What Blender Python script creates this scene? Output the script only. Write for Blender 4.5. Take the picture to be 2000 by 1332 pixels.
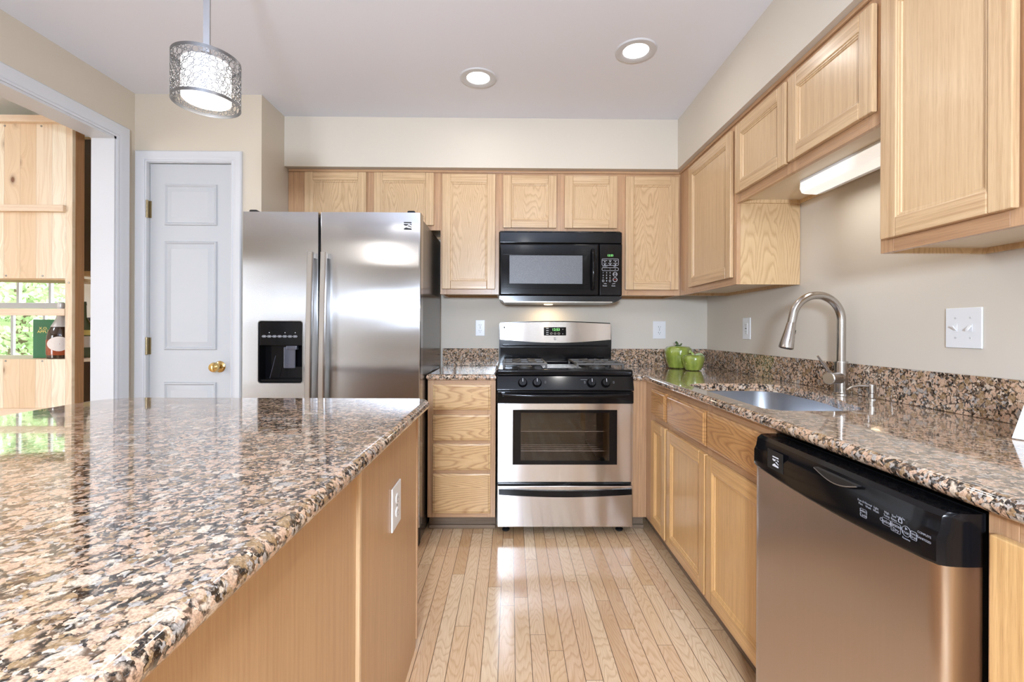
import bpy, bmesh, math, random
from mathutils import Vector, Matrix
random.seed(7)
R = math.radians
for o in list(bpy.data.objects): bpy.data.objects.remove(o)
SC = bpy.context.scene
COL = SC.collection
PI = math.pi

# ------------------------------------------------------------------ camera
cd = bpy.data.cameras.new('camera'); cam = bpy.data.objects.new('camera', cd); COL.objects.link(cam)
cd.sensor_width = 36.0; cd.lens = 901.35 * 36 / 2000
YAW, ROLL = R(0.628), R(0.219)
cam.location = (0, 0, 1.1373)
cam.rotation_euler = (Matrix.Rotation(-YAW, 3, 'Z') @ Matrix.Rotation(R(90), 3, 'X') @ Matrix.Rotation(ROLL, 3, 'Z')).to_euler()
cd.shift_x = -(997.13 + 901.35 * math.tan(YAW) - 1000) / 2000
cd.shift_y = (644.07 + 0.04 - 666) / 2000
cd.clip_start = 0.02
SC.camera = cam

# ------------------------------------------------------------------ world, lights, exposure
w = bpy.data.worlds.new('sky'); SC.world = w; w.use_nodes = True
wn = w.node_tree.nodes; bg = wn['Background']
bg.inputs[0].default_value = (0.93, 0.97, 1.0, 1); bg.inputs[1].default_value = 8.0
SC.view_settings.view_transform = 'Standard'; SC.view_settings.look = 'None'
SC.view_settings.gamma = 1; SC.view_settings.use_curve_mapping = False
SC.view_settings.exposure = 0.15

def area(name, loc, rot, sx, sy, power, color=(1, 1, 1), shape='RECTANGLE', spread=None):
    l = bpy.data.lights.new(name, 'AREA'); l.shape = shape; l.size = sx; l.size_y = sy
    l.energy = power; l.color = color
    if spread: l.spread = spread
    o = bpy.data.objects.new(name, l); o.location = loc; o.rotation_euler = rot; COL.objects.link(o); return o
# daylight in the window openings behind the camera
area('window_daylight', (-1.05, -3.27, 1.55), (R(90), 0, 0), 1.72, .24, 6, (0.80, 0.93, 1.12))
area('window_daylight', (0.78, -3.27, 1.55), (R(90), 0, 0), 0.86, .24, 2, (0.80, 0.93, 1.12))
# added fill at an unseen patio opening, brightens the dining room
area('patio_fill', (-4.9, -1.22, 1.15), (R(90), 0, 0), 1.3, 2.0, 8, (0.84, 0.95, 1.12))
# added fill lamps for the dining room, no fixture there
area('dining_fill', (-3.9, 1.1, 2.40), (0, 0, 0), .4, .4, 13, (0.90, 0.96, 1.05), 'DISK')
area('dining_fill', (-3.9, 1.1, 2.15), (R(180), 0, 0), .4, .4, 8, (0.90, 0.96, 1.05), 'DISK')
# added fill spot standing in for a flash, bounced off the ceiling
fl = bpy.data.lights.new('bounce_fill', 'SPOT'); fl.energy = 185; fl.spot_size = R(140); fl.spot_blend = 1; fl.shadow_soft_size = .08; fl.color = (0.74, 0.92, 1.18)
flo = bpy.data.objects.new('bounce_fill', fl); COL.objects.link(flo); flo.location = (0.1, -0.95, 1.45); flo.rotation_euler = (R(180), 0, 0)
area('softbox_flash', (-0.13, -1.2, 1.43), (R(80), 0, 0), .26, .20, 72, (0.80, 0.94, 1.14))

# ------------------------------------------------------------------ materials
MATS = {}
class NT:
    def __init__(s, m): s.m = m; s.t = m.node_tree; s.n = s.t.nodes
    def new(s, ty, **k):
        n = s.n.new(ty)
        for a, b in k.items(): setattr(n, a, b)
        return n
    def link(s, a, b): s.t.links.new(a, b)
    def setin(s, sock, v):
        if hasattr(v, 'links') or hasattr(v, 'is_linked'): s.link(v, sock)
        else: sock.default_value = v
    def math(s, op, a, b=None, c=None, clamp=False):
        n = s.new('ShaderNodeMath', operation=op); n.use_clamp = clamp
        s.setin(n.inputs[0], a)
        if b is not None: s.setin(n.inputs[1], b)
        if c is not None: s.setin(n.inputs[2], c)
        return n.outputs[0]
    def comb(s, x, y, z):
        n = s.new('ShaderNodeCombineXYZ')
        for i, v in enumerate((x, y, z)): s.setin(n.inputs[i], v)
        return n.outputs[0]
    def noise(s, vec, scale=1, detail=3, rough=0.55, dist=0):
        n = s.new('ShaderNodeTexNoise'); s.link(vec, n.inputs['Vector'])
        n.inputs['Scale'].default_value = scale; n.inputs['Detail'].default_value = detail
        n.inputs['Roughness'].default_value = rough; n.inputs['Distortion'].default_value = dist
        return n.outputs[0]
    def ramp(s, fac, stops, interp='LINEAR'):
        n = s.new('ShaderNodeValToRGB'); n.color_ramp.interpolation = interp
        e = n.color_ramp.elements
        while len(e) < len(stops): e.new(0.5)
        for i, (p, c) in enumerate(stops):
            e[i].position = p; e[i].color = (c[0], c[1], c[2], 1) if hasattr(c, '__len__') else (c, c, c, 1)
        s.setin(n.inputs[0], fac); return n.outputs[0]
    def mix(s, fac, a, b, mode='MIX'):
        n = s.new('ShaderNodeMix', data_type='RGBA', blend_type=mode)
        s.setin(n.inputs[0], fac)
        for sock, v in ((n.inputs[6], a), (n.inputs[7], b)):
            if isinstance(v, tuple): sock.default_value = (v[0], v[1], v[2], 1)
            else: s.link(v, sock)
        return n.outputs[2]
    def bump(s, h, strength=0.2, dist=0.001):
        n = s.new('ShaderNodeBump'); n.inputs['Strength'].default_value = strength; n.inputs['Distance'].default_value = dist
        s.link(h, n.inputs['Height']); return n.outputs[0]
def lin(r, g, b):
    f = lambda c: (c / 255 / 12.92) if c / 255 <= 0.04045 else ((c / 255 + 0.055) / 1.055) ** 2.4
    return (f(r), f(g), f(b))
def base_mat(name):
    m = bpy.data.materials.new(name); m.use_nodes = True; k = NT(m); MATS[name] = m
    return m, k, k.n['Principled BSDF']
def simple(name, col, rough=0.5, metal=0, coat=0, bumpy=0, scale=60, var=0.0, emit=None, es=0, spec=0.5):
    m, k, p = base_mat(name)
    tc = k.new('ShaderNodeTexCoord').outputs['Object']
    nz = k.noise(tc, scale, 3)
    if var > 0:
        c = k.mix(nz, tuple(x * (1 - var) for x in col), tuple(min(1, x * (1 + var)) for x in col)); k.link(c, p.inputs['Base Color'])
    else: p.inputs['Base Color'].default_value = (*col, 1)
    p.inputs['Roughness'].default_value = rough; p.inputs['Metallic'].default_value = metal
    p.inputs['Coat Weight'].default_value = coat; p.inputs['Coat Roughness'].default_value = 0.08
    p.inputs['Specular IOR Level'].default_value = spec
    if bumpy: k.link(k.bump(nz, bumpy, 0.002), p.inputs['Normal'])
    if emit: p.inputs['Emission Color'].default_value = (*emit, 1); p.inputs['Emission Strength'].default_value = es
    return m
def wood(name, light, mid, dark, horiz=False, cathedral=True, rough=0.32, amt=0.55, coat=0.25, spacing=0.0075):
    m, k, p = base_mat(name)
    tc = k.new('ShaderNodeTexCoord').outputs['Object']
    sp = k.new('ShaderNodeSeparateXYZ'); k.link(tc, sp.inputs[0])
    rnd = k.new('ShaderNodeObjectInfo').outputs['Random']
    xy = k.math('ADD', sp.outputs[0], sp.outputs[1])
    ac, al = (sp.outputs[2], xy) if horiz else (xy, sp.outputs[2])
    ac2 = k.math('MULTIPLY_ADD', rnd, 7.3, ac); al2 = k.math('MULTIPLY_ADD', rnd, 13.7, al)
    low = k.noise(k.comb(k.math('MULTIPLY', ac2, 7.0), k.math('MULTIPLY', al2, 1.6), rnd), 1, 2)
    if cathedral:
        wa = k.math('SUBTRACT', k.math('PINGPONG', k.math('MULTIPLY_ADD', low, 0.10, ac2), 0.16), 0.05)
        t = k.math('MULTIPLY_ADD', k.math('PINGPONG', k.math('MULTIPLY_ADD', low, 0.9, al2), 0.75), 0.11, 0.03)
        rr = k.math('SQRT', k.math('ADD', k.math('MULTIPLY', wa, wa), k.math('MULTIPLY', t, t)))
        wob = k.noise(k.comb(k.math('MULTIPLY', ac2, 60.0), k.math('MULTIPLY', al2, 5.0), 0.0), 1, 2)
        rr = k.math('MULTIPLY_ADD', wob, 0.006, rr)
        fr = k.math('FRACT', k.math('DIVIDE', rr, spacing))
        line = k.ramp(fr, [(0.0, 1.0), (0.28, 0.25), (0.75, 0.0), (1.0, 0.9)])
    else:
        line = k.ramp(k.noise(k.comb(k.math('MULTIPLY', ac2, 110.0), k.math('MULTIPLY', al2, 2.2), 0.0), 1, 3), [(0.40, 0.0), (0.66, 0.85)])
    pore = k.ramp(k.noise(k.comb(k.math('MULTIPLY', ac2, 620.0), k.math('MULTIPLY', al2, 16.0), 0.0), 1, 2), [(0.50, 0.0), (0.70, 1.0)])
    tone = k.mix(low, light, mid)
    tone = k.mix(k.math('MULTIPLY', rnd, 0.35), tone, mid)
    c = k.mix(k.math('MULTIPLY', line, amt), tone, dark)
    c = k.mix(k.math('MULTIPLY', pore, 0.28), c, dark)
    k.link(c, p.inputs['Base Color'])
    p.inputs['Roughness'].default_value = rough
    p.inputs['Coat Weight'].default_value = coat; p.inputs['Coat Roughness'].default_value = 0.2
    k.link(k.bump(pore, 0.12, 0.0006), p.inputs['Normal'])
    return m
OL, OM, OD = lin(225, 196, 155), lin(212, 178, 136), lin(160, 115, 76)
oakv = wood('oak_upright', OL, OM, OD, cathedral=False, amt=0.5)
oakh = wood('oak_crosswise', OL, OM, OD, horiz=True, cathedral=False, amt=0.6)
oakp = wood('oak_cathedral', OL, OM, OD, amt=0.42)
oakq = wood('oak_quartered_panel', lin(225, 196, 155), lin(214, 181, 139), lin(168, 124, 84), cathedral=False, amt=0.32)
GL, GM, GD = lin(228, 188, 130), lin(216, 170, 110), lin(156, 106, 60)
goldv = wood('golden_oak_upright', GL, GM, GD, cathedral=False, amt=0.45)
goldh = wood('golden_oak_crosswise', GL, GM, GD, horiz=True, cathedral=False, amt=0.5)
goldp = wood('golden_oak_panel', GL, GM, GD, cathedral=False, amt=0.3)
goldd = wood('golden_oak_drawer', lin(212, 166, 112), lin(198, 148, 92), lin(140, 90, 48), horiz=True, amt=0.6, spacing=0.009)
oakd = wood('oak_drawer_front', lin(226, 192, 144), lin(214, 176, 126), lin(160, 112, 70), horiz=True, amt=0.65, spacing=0.009)
FL, FM, FD = lin(208, 170, 130), lin(194, 152, 114), lin(144, 102, 72)
framev = wood('oak_face_upright', FL, FM, FD, cathedral=False, amt=0.5)
frameh = wood('oak_face_crosswise', FL, FM, FD, horiz=True, cathedral=False, amt=0.5)
veneer = wood('oak_veneer', lin(208, 170, 126), lin(196, 156, 112), lin(160, 118, 80), cathedral=False, amt=0.35, rough=0.38)
veneerp = wood('oak_veneer_printed', lin(224, 194, 150), lin(214, 182, 138), lin(172, 130, 88), amt=0.5, spacing=0.008)
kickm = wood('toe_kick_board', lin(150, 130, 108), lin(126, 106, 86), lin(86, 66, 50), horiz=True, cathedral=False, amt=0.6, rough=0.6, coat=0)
rawpost = wood('rough_pine_edge', lin(196, 150, 108), lin(178, 130, 88), lin(130, 86, 54), cathedral=False, amt=0.5, rough=0.6, coat=0)
railm = wood('pine_rail', lin(240, 218, 192), lin(234, 208, 178), lin(208, 170, 132), horiz=True, cathedral=False, amt=0.35, rough=0.5, coat=0)

def pine_boards():
    m, k, p = base_mat('knotty_pine_boards')
    tc = k.new('ShaderNodeTexCoord').outputs['Object']
    sp = k.new('ShaderNodeSeparateXYZ'); k.link(tc, sp.inputs[0]); x, z = sp.outputs[0], sp.outputs[2]
    row = k.math('FLOOR', k.math('DIVIDE', x, 0.092))
    wn_ = k.new('ShaderNodeTexWhiteNoise', noise_dimensions='1D'); k.link(row, wn_.inputs['W']); rn = wn_.outputs['Value']
    v = k.new('ShaderNodeTexVoronoi', voronoi_dimensions='3D'); v.inputs['Scale'].default_value = 1
    kv = k.comb(k.math('MULTIPLY_ADD', rn, 9.0, k.math('MULTIPLY', x, 8.0)), 0.0, k.math('MULTIPLY_ADD', rn, 17.0, k.math('MULTIPLY', z, 5.0)))
    k.link(kv, v.inputs['Vector'])
    d = v.outputs['Distance']
    knot = k.ramp(d, [(0.0, 1.0), (0.07, 0.95), (0.10, 0.5), (0.15, 0.18), (0.24, 0.0)])
    bend = k.math('DIVIDE', 0.02, k.math('ADD', d, 0.12))
    g = k.noise(k.comb(k.math('MULTIPLY_ADD', rn, 31.0, k.math('MULTIPLY', k.math('ADD', x, bend), 75.0)), 0.0, k.math('MULTIPLY', z, 2.0)), 1, 2)
    line = k.ramp(g, [(0.45, 0.0), (0.60, 0.75), (0.68, 0.1)])
    base = k.ramp(rn, [(0.0, lin(248, 236, 214)), (0.5, lin(243, 226, 198)), (0.8, lin(228, 198, 160)), (1.0, lin(247, 232, 208))])
    c = k.mix(k.math('MULTIPLY', line, 0.55), base, lin(214, 178, 136))
    c = k.mix(knot, c, lin(122, 78, 48))
    fr = k.math('FRACT', k.math('DIVIDE', x, 0.092))
    gap = k.math('LESS_THAN', fr, 0.018)
    c = k.mix(k.math('MULTIPLY', gap, 0.5), c, lin(150, 110, 76))
    k.link(c, p.inputs['Base Color']); p.inputs['Roughness'].default_value = 0.55
    return m
pine = pine_boards()

def granite(name, bright):
    m, k, p = base_mat(name)
    tc = k.new('ShaderNodeTexCoord').outputs['Object']
    nz = k.new('ShaderNodeTexNoise'); nz.inputs['Scale'].default_value = 75; nz.inputs['Detail'].default_value = 4; k.link(tc, nz.inputs['Vector'])
    wv = k.new('ShaderNodeVectorMath', operation='MULTIPLY_ADD'); k.link(nz.outputs['Color'], wv.inputs[0]); wv.inputs[1].default_value = (0.020,) * 3; k.link(tc, wv.inputs[2])
    v1 = k.new('ShaderNodeTexVoronoi'); v1.inputs['Scale'].default_value = 50; k.link(wv.outputs[0], v1.inputs['Vector'])
    v1e = k.new('ShaderNodeTexVoronoi', feature='DISTANCE_TO_EDGE'); v1e.inputs['Scale'].default_value = 50; k.link(wv.outputs[0], v1e.inputs['Vector'])
    s1 = k.new('ShaderNodeSeparateColor'); k.link(v1.outputs['Color'], s1.inputs[0])
    v2 = k.new('ShaderNodeTexVoronoi'); v2.inputs['Scale'].default_value = 170; k.link(wv.outputs[0], v2.inputs['Vector'])
    s2 = k.new('ShaderNodeSeparateColor'); k.link(v2.outputs['Color'], s2.inputs[0])
    pk, lt, gr, bk, br, go = [tuple(bright * c for c in col) for col in (lin(222, 184, 154), lin(236, 214, 190), lin(184, 177, 170), lin(30, 27, 25), lin(104, 80, 62), lin(168, 136, 98))]
    big = k.ramp(s1.outputs[0], [(0.0, pk), (0.30, lt), (0.44, pk), (0.62, gr), (0.70, pk), (0.82, go)], 'CONSTANT')
    sm = k.ramp(s2.outputs[0], [(0.0, bk), (0.32, br), (0.50, go), (0.60, gr), (0.70, pk), (0.86, lt), (0.93, bk)], 'CONSTANT')
    patch = k.noise(tc, 16, 3, 0.6)
    sel = k.math('ADD', s1.outputs[1], k.math('MULTIPLY', k.math('SUBTRACT', patch, 0.5), 1.6))
    isbig = k.ramp(sel, [(0.0, 0.0), (0.385, 0.0), (0.42, 1.0), (1.0, 1.0)])
    edge = k.ramp(v1e.outputs['Distance'], [(0.0, 0.0), (0.06, 0.10), (0.15, 1.0)])
    c = k.mix(k.math('MULTIPLY', isbig, edge), sm, big)
    mot = k.noise(tc, 150, 3, 0.7)
    c = k.mix(k.ramp(mot, [(0.50, 0.0), (0.68, 0.5)]), c, lt)
    c = k.mix(k.ramp(mot, [(0.30, 0.65), (0.43, 0.0)]), c, br)
    fine = k.noise(tc, 420, 2)
    c = k.mix(k.ramp(fine, [(0.40, 0.35), (0.52, 0.0)]), c, tuple(x * 0.4 for x in br))
    k.link(c, p.inputs['Base Color'])
    p.inputs['Roughness'].default_value = 0.07; p.inputs['Specular IOR Level'].default_value = 0.6
    p.inputs['Coat Weight'].default_value = 0.6; p.inputs['Coat Roughness'].default_value = 0.02
    return m
gran = granite('polished_granite', 0.90)

def floor_mat():
    m, k, p = base_mat('oak_strip_floor')
    tc = k.new('ShaderNodeTexCoord').outputs['Object']
    sp = k.new('ShaderNodeSeparateXYZ'); k.link(tc, sp.inputs[0]); x, y = sp.outputs[0], sp.outputs[1]
    W = 0.0572
    xs = k.math('DIVIDE', k.math('ADD', x, 20.0), W); row = k.math('FLOOR', xs); fx = k.math('FRACT', xs)
    wn1 = k.new('ShaderNodeTexWhiteNoise', noise_dimensions='1D'); k.link(row, wn1.inputs['W']); r1 = wn1.outputs['Value']
    ln = k.math('MULTIPLY_ADD', r1, 0.5, 0.55)
    ys = k.math('DIVIDE', k.math('MULTIPLY_ADD', r1, 11.0, k.math('ADD', y, 20.0)), ln); seg = k.math('FLOOR', ys); fy = k.math('FRACT', ys)
    wn2 = k.new('ShaderNodeTexWhiteNoise', noise_dimensions='2D'); k.link(k.comb(row, seg, 0.0), wn2.inputs['Vector']); r2 = wn2.outputs['Value']
    col = k.ramp(r2, [(0.0, lin(232, 204, 168)), (0.2, lin(222, 186, 148)), (0.45, lin(238, 214, 180)), (0.7, lin(228, 196, 156)), (0.88, lin(208, 170, 128)), (1.0, lin(236, 208, 178))])
    off = k.math('MULTIPLY', r2, 40.0)
    lo = k.noise(k.comb(k.math('MULTIPLY_ADD', x, 14.0, off), k.math('MULTIPLY', y, 2.0), 0.0), 1, 2)
    t = k.math('MULTIPLY_ADD', k.math('PINGPONG', k.math('MULTIPLY_ADD', lo, 0.6, k.math('ADD', y, off)), 0.6), 0.10, 0.02)
    wa = k.math('MULTIPLY', k.math('SUBTRACT', fx, k.math('MULTIPLY_ADD', r2, 0.8, 0.1)), W)
    rr = k.math('SQRT', k.math('ADD', k.math('MULTIPLY', wa, wa), k.math('MULTIPLY', t, t)))
    fr = k.math('FRACT', k.math('DIVIDE', k.math('MULTIPLY_ADD', lo, 0.01, rr), 0.0058))
    line = k.ramp(fr, [(0.0, 1.0), (0.3, 0.2), (0.8, 0.0), (1.0, 0.9)])
    pore = k.ramp(k.noise(k.comb(k.math('MULTIPLY_ADD', x, 480.0, off), k.math('MULTIPLY', y, 12.0), 0.0), 1, 2), [(0.48, 0.0), (0.7, 1.0)])
    c = k.mix(k.math('MULTIPLY', line, 0.38), col, lin(178, 128, 84))
    c = k.mix(k.math('MULTIPLY', pore, 0.3), c, lin(170, 122, 80))
    g1 = k.math('LESS_THAN', k.math('MINIMUM', fx, k.math('SUBTRACT', 1.0, fx)), 0.022)
    g2 = k.math('LESS_THAN', fy, k.math('DIVIDE', 0.0016, ln))
    gap = k.math('MAXIMUM', g1, g2)
    c = k.mix(k.math('MULTIPLY', gap, 0.85), c, lin(70, 44, 26))
    k.link(c, p.inputs['Base Color'])
    rg = k.math('MULTIPLY_ADD', k.noise(tc, 3, 3), 0.14, 0.10)
    k.link(rg, p.inputs['Roughness']); p.inputs['Specular IOR Level'].default_value = 0.5
    p.inputs['Coat Weight'].default_value = 0.35; p.inputs['Coat Roughness'].default_value = 0.12
    h = k.math('SUBTRACT', k.math('MULTIPLY', lo, 0.5), gap)
    k.link(k.bump(h, 0.25, 0.001), p.inputs['Normal'])
    return m
floorm = floor_mat()

def steel(name, col, rough, rot=0.0, aniso=0.75, brush=(1, 1, 300), wavy=0.0):
    m, k, p = base_mat(name)
    tc = k.new('ShaderNodeTexCoord').outputs['Object']
    mp = k.new('ShaderNodeMapping'); k.link(tc, mp.inputs[0]); mp.inputs['Scale'].default_value = brush
    nz = k.noise(mp.outputs[0], 1, 2)
    c = k.mix(nz, tuple(x * 0.975 for x in col), tuple(min(1, x * 1.025) for x in col)); k.link(c, p.inputs['Base Color'])
    p.inputs['Metallic'].default_value = 1
    k.link(k.math('MULTIPLY_ADD', nz, 0.02, rough - 0.01), p.inputs['Roughness'])
    p.inputs['Anisotropic'].default_value = aniso; p.inputs['Anisotropic Rotation'].default_value = rot
    tg = k.new('ShaderNodeTangent', direction_type='RADIAL', axis='Z'); k.link(tg.outputs[0], p.inputs['Tangent'])
    h = nz; 
    b = k.new('ShaderNodeBump'); b.inputs['Strength'].default_value = 0.012; b.inputs['Distance'].default_value = 0.0005; k.link(nz, b.inputs['Height'])
    if wavy:
        mp2 = k.new('ShaderNodeMapping'); k.link(tc, mp2.inputs[0]); mp2.inputs['Scale'].default_value = (1.5, 1, 5); w2 = k.noise(mp2.outputs[0], 1, 1, 0.4)
        b2 = k.new('ShaderNodeBump'); b2.inputs['Strength'].default_value = wavy; b2.inputs['Distance'].default_value = 0.02
        k.link(w2, b2.inputs['Height']); k.link(b2.outputs[0], b.inputs['Normal'])
    k.link(b.outputs[0], p.inputs['Normal'])
    return m
st_fr = steel('fridge_stainless', (0.47, 0.47, 0.485), 0.18, 0.0, 1.0, (260, 260, 2), 0.10)
st_ov = steel('range_stainless', (0.66, 0.635, 0.62), 0.18, 0.25, 1.0, (2, 2, 300))
st_dw = steel('dishwasher_stainless', (0.56, 0.49, 0.445), 0.28, 0.0, 0.6, (200, 200, 3))
st_sink = steel('sink_stainless', (0.60, 0.61, 0.64), 0.28, 0.0, 0.5, (120, 120, 3))
nickel = simple('brushed_nickel', (0.50, 0.47, 0.44), 0.22, 1)
chrome = simple('bright_nickel', (0.62, 0.62, 0.62), 0.12, 1)
brass = simple('brass', (0.72, 0.52, 0.22), 0.15, 1)
oldbrass = simple('aged_brass_hinge', (0.42, 0.34, 0.2), 0.4, 1)
cream = simple('cream_wall_paint', lin(217, 208, 194), 0.55, bumpy=0.05, scale=300, spec=0.3)
creaml = simple('warm_cream_wall_paint', lin(210, 198, 180), 0.6, bumpy=0.05, scale=300, spec=0.3)
ceilm = simple('ceiling_white_paint', lin(236, 237, 244), 0.8, bumpy=0.04, scale=250, spec=0.2)
whitep = simple('white_trim_paint', lin(211, 211, 213), 0.35, spec=0.4)
doorp = simple('white_door_paint', lin(194, 195, 197), 0.4, spec=0.4)
plastic = simple('white_plastic', lin(236, 237, 238), 0.3)
slotm = simple('outlet_slot_grey', lin(120, 120, 118), 0.5)
blackg = simple('gloss_black', (0.005, 0.005, 0.006), 0.11, spec=0.25)
blackm = simple('black_enamel', (0.009, 0.009, 0.010), 0.18, spec=0.35)
blackp = simple('matte_black', (0.010, 0.010, 0.010), 0.5)
iron = simple('cast_iron', (0.10, 0.092, 0.085), 0.42, bumpy=0.2, scale=400)
dkside = simple('fridge_side_grey', (0.055, 0.05, 0.048), 0.2, 0.6, bumpy=0.06, scale=500)
mark = simple('printed_white', lin(225, 228, 235), 0.5)
markd = simple('printed_grey', lin(120, 122, 126), 0.5)
red = simple('printed_red', lin(190, 60, 50), 0.5)
digit = simple('green_digits', (0.1, 0.5, 0.12), 0.5, emit=(0.35, 1.0, 0.30), es=1.1)
lens = simple('lit_lens', (1, 1, 1), 0.5, emit=(1, 0.98, 0.95), es=6)
diffl = simple('lit_diffuser', (1, 1, 1), 0.5, emit=(1, 0.985, 0.96), es=1.1)
tubel = simple('lit_tube_lens', (0.9, 0.88, 0.85), 0.35, emit=(1, 0.96, 0.9), es=0.55)
silver = simple('satin_silver', (0.40, 0.40, 0.41), 0.3, 1)
shadem = simple('polished_fretwork', (0.22, 0.22, 0.225), 0.35, 1)
underm = simple('cabinet_underside', lin(226, 208, 180), 0.4)
def green_glaze():
    m, k, p = base_mat('green_glaze')
    tc = k.new('ShaderNodeTexCoord').outputs['Object']
    mp = k.new('ShaderNodeMapping'); k.link(tc, mp.inputs[0]); mp.inputs['Scale'].default_value = (18, 18, 5)
    nz = k.noise(mp.outputs[0], 1, 4)
    k.link(k.ramp(nz, [(0.3, lin(108, 124, 44)), (0.5, lin(142, 158, 66)), (0.7, lin(172, 180, 96))]), p.inputs['Base Color'])
    p.inputs['Roughness'].default_value = 0.12; p.inputs['Coat Weight'].default_value = 0.7; return m
glaze = green_glaze()
stemg = simple('dark_green_stem', lin(70, 92, 40), 0.3, coat=0.5, var=0.4)
stempale = simple('pale_green_stem', lin(170, 190, 110), 0.25, coat=0.5, var=0.2)
leafpale = simple('pale_green_leaf', lin(176, 200, 150), 0.25, coat=0.5, var=0.2)

def glass_mat(name, col, trans, rough=0.02):
    m, k, p = base_mat(name)
    out = k.n['Material Output']
    gl = k.new('ShaderNodeBsdfGlossy'); gl.inputs['Roughness'].default_value = rough; gl.inputs[0].default_value = (1, 1, 1, 1)
    tr = k.new('ShaderNodeBsdfTransparent'); tr.inputs[0].default_value = (*col, 1)
    df = k.new('ShaderNodeBsdfDiffuse'); df.inputs[0].default_value = (0.01, 0.009, 0.008, 1)
    mx = k.new('ShaderNodeMixShader'); mx.inputs[0].default_value = trans; k.link(df.outputs[0], mx.inputs[1]); k.link(tr.outputs[0], mx.inputs[2])
    lw = k.new('ShaderNodeLayerWeight'); fc = k.math('MULTIPLY_ADD', k.math('POWER', lw.outputs['Facing'], 5.0), .9, .04)
    m2 = k.new('ShaderNodeMixShader'); k.link(fc, m2.inputs[0]); k.link(mx.outputs[0], m2.inputs[1]); k.link(gl.outputs[0], m2.inputs[2])
    k.link(m2.outputs[0], out.inputs[0]); return m
winglass = glass_mat('window_glass', (0.97, 0.99, 0.98), 1.0)
ovenglass = glass_mat('smoked_oven_glass', (0.80, 0.76, 0.72), 0.96)
def mesh_window():
    m, k, p = base_mat('microwave_screen')
    tc = k.new('ShaderNodeTexCoord').outputs['Object']
    ck = k.new('ShaderNodeTexVoronoi'); ck.inputs['Scale'].default_value = 420; k.link(tc, ck.inputs['Vector'])
    k.link(k.ramp(ck.outputs['Distance'], [(0.2, (0.07, 0.073, 0.08)), (0.7, (0.17, 0.175, 0.19))]), p.inputs['Base Color'])
    p.inputs['Roughness'].default_value = 0.4; return m
screen = mesh_window()
winebrown = glass_mat('amber_bottle_glass', (0.62, 0.25, 0.10), 0.9)
bottled = simple('dark_bottle_glass', (0.03, 0.014, 0.008), 0.05, coat=1)
amberliq = simple('amber_liqueur', lin(150, 66, 34), 0.1, coat=1)
greenglass = simple('olive_bottle_glass', (0.05, 0.07, 0.015), 0.06, coat=1)
labelm = simple('paper_label', lin(226, 216, 208), 0.6, var=0.06)
foilm = simple('silver_foil', lin(205, 200, 195), 0.35, 0.3, bumpy=0.3, scale=80)
yellowl = simple('yellow_label', lin(222, 200, 120), 0.6)
orangel = simple('orange_label', lin(196, 96, 40), 0.6)
greenbox = simple('green_carton', lin(24, 104, 52), 0.3, coat=0.3, var=0.15, scale=8)
goldm = simple('gold_print', lin(216, 196, 110), 0.35, 0.5)
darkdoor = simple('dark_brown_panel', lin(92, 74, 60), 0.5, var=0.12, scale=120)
palewood = simple('pale_wood_frame', lin(212, 178, 136), 0.5, var=0.08)
screwm = simple('screw_head', (0.35, 0.33, 0.3), 0.4, 1)
paper = simple('white_card', lin(238, 238, 236), 0.5)
teal = simple('teal_print', lin(70, 130, 130), 0.5)
bark = simple('tree_bark', lin(120, 104, 86), 0.9, bumpy=0.5, scale=20, var=0.3)
grassm = simple('lawn_green', lin(120, 150, 80), 0.9, var=0.3, scale=4)
def leaf_mat():
    m, k, p = base_mat('green_leaves')
    oi = k.new('ShaderNodeTexCoord').outputs['Object']
    nz = k.noise(oi, 3.0, 3)
    c = k.ramp(nz, [(0.3, lin(134, 158, 116)), (0.5, lin(190, 206, 166)), (0.7, lin(228, 236, 208))])
    k.link(c, p.inputs['Base Color']); p.inputs['Roughness'].default_value = 0.5
    tl = k.new('ShaderNodeBsdfTranslucent'); k.link(c, tl.inputs[0])
    mx = k.new('ShaderNodeMixShader'); mx.inputs[0].default_value = 0.45
    k.link(p.outputs[0], mx.inputs[1]); k.link(tl.outputs[0], mx.inputs[2]); k.link(mx.outputs[0], k.n['Material Output'].inputs[0]); return m
leaves = leaf_mat()

# ------------------------------------------------------------------ geometry helpers
def merge(bm, tmp, mat=0):
    for f in tmp.faces: f.material_index = mat
    me = bpy.data.meshes.new('t'); tmp.to_mesh(me); tmp.free(); bm.from_mesh(me); bpy.data.meshes.remove(me)
def box(bm, x0, x1, y0, y1, z0, z1, r=0.0, mat=0, seg=2):
    t = bmesh.new(); bmesh.ops.create_cube(t, size=1)
    for v in t.verts: v.co = Vector(((x0 + x1) / 2 + v.co.x * (x1 - x0), (y0 + y1) / 2 + v.co.y * (y1 - y0), (z0 + z1) / 2 + v.co.z * (z1 - z0)))
    if r > 0: bmesh.ops.bevel(t, geom=list(t.edges), offset=min(r, abs(x1 - x0) * .45, abs(y1 - y0) * .45, abs(z1 - z0) * .45), segments=seg, affect='EDGES', profile=0.5)
    merge(bm, t, mat)
def prism(bm, pts, axis, a, b, mat=0):
    """extrude a 2D outline (list of (u,v)) along an axis from a to b"""
    t = bmesh.new()
    def P(u, v, w): return {'X': (w, u, v), 'Y': (u, w, v), 'Z': (u, v, w)}[axis]
    A = [t.verts.new(P(u, v, a)) for u, v in pts]; B = [t.verts.new(P(u, v, b)) for u, v in pts]
    t.faces.new(A); t.faces.new(B[::-1]); n = len(pts)
    for i in range(n): t.faces.new((A[i], B[i], B[(i + 1) % n], A[(i + 1) % n]))
    bmesh.ops.recalc_face_normals(t, faces=t.faces); merge(bm, t, mat)
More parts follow.
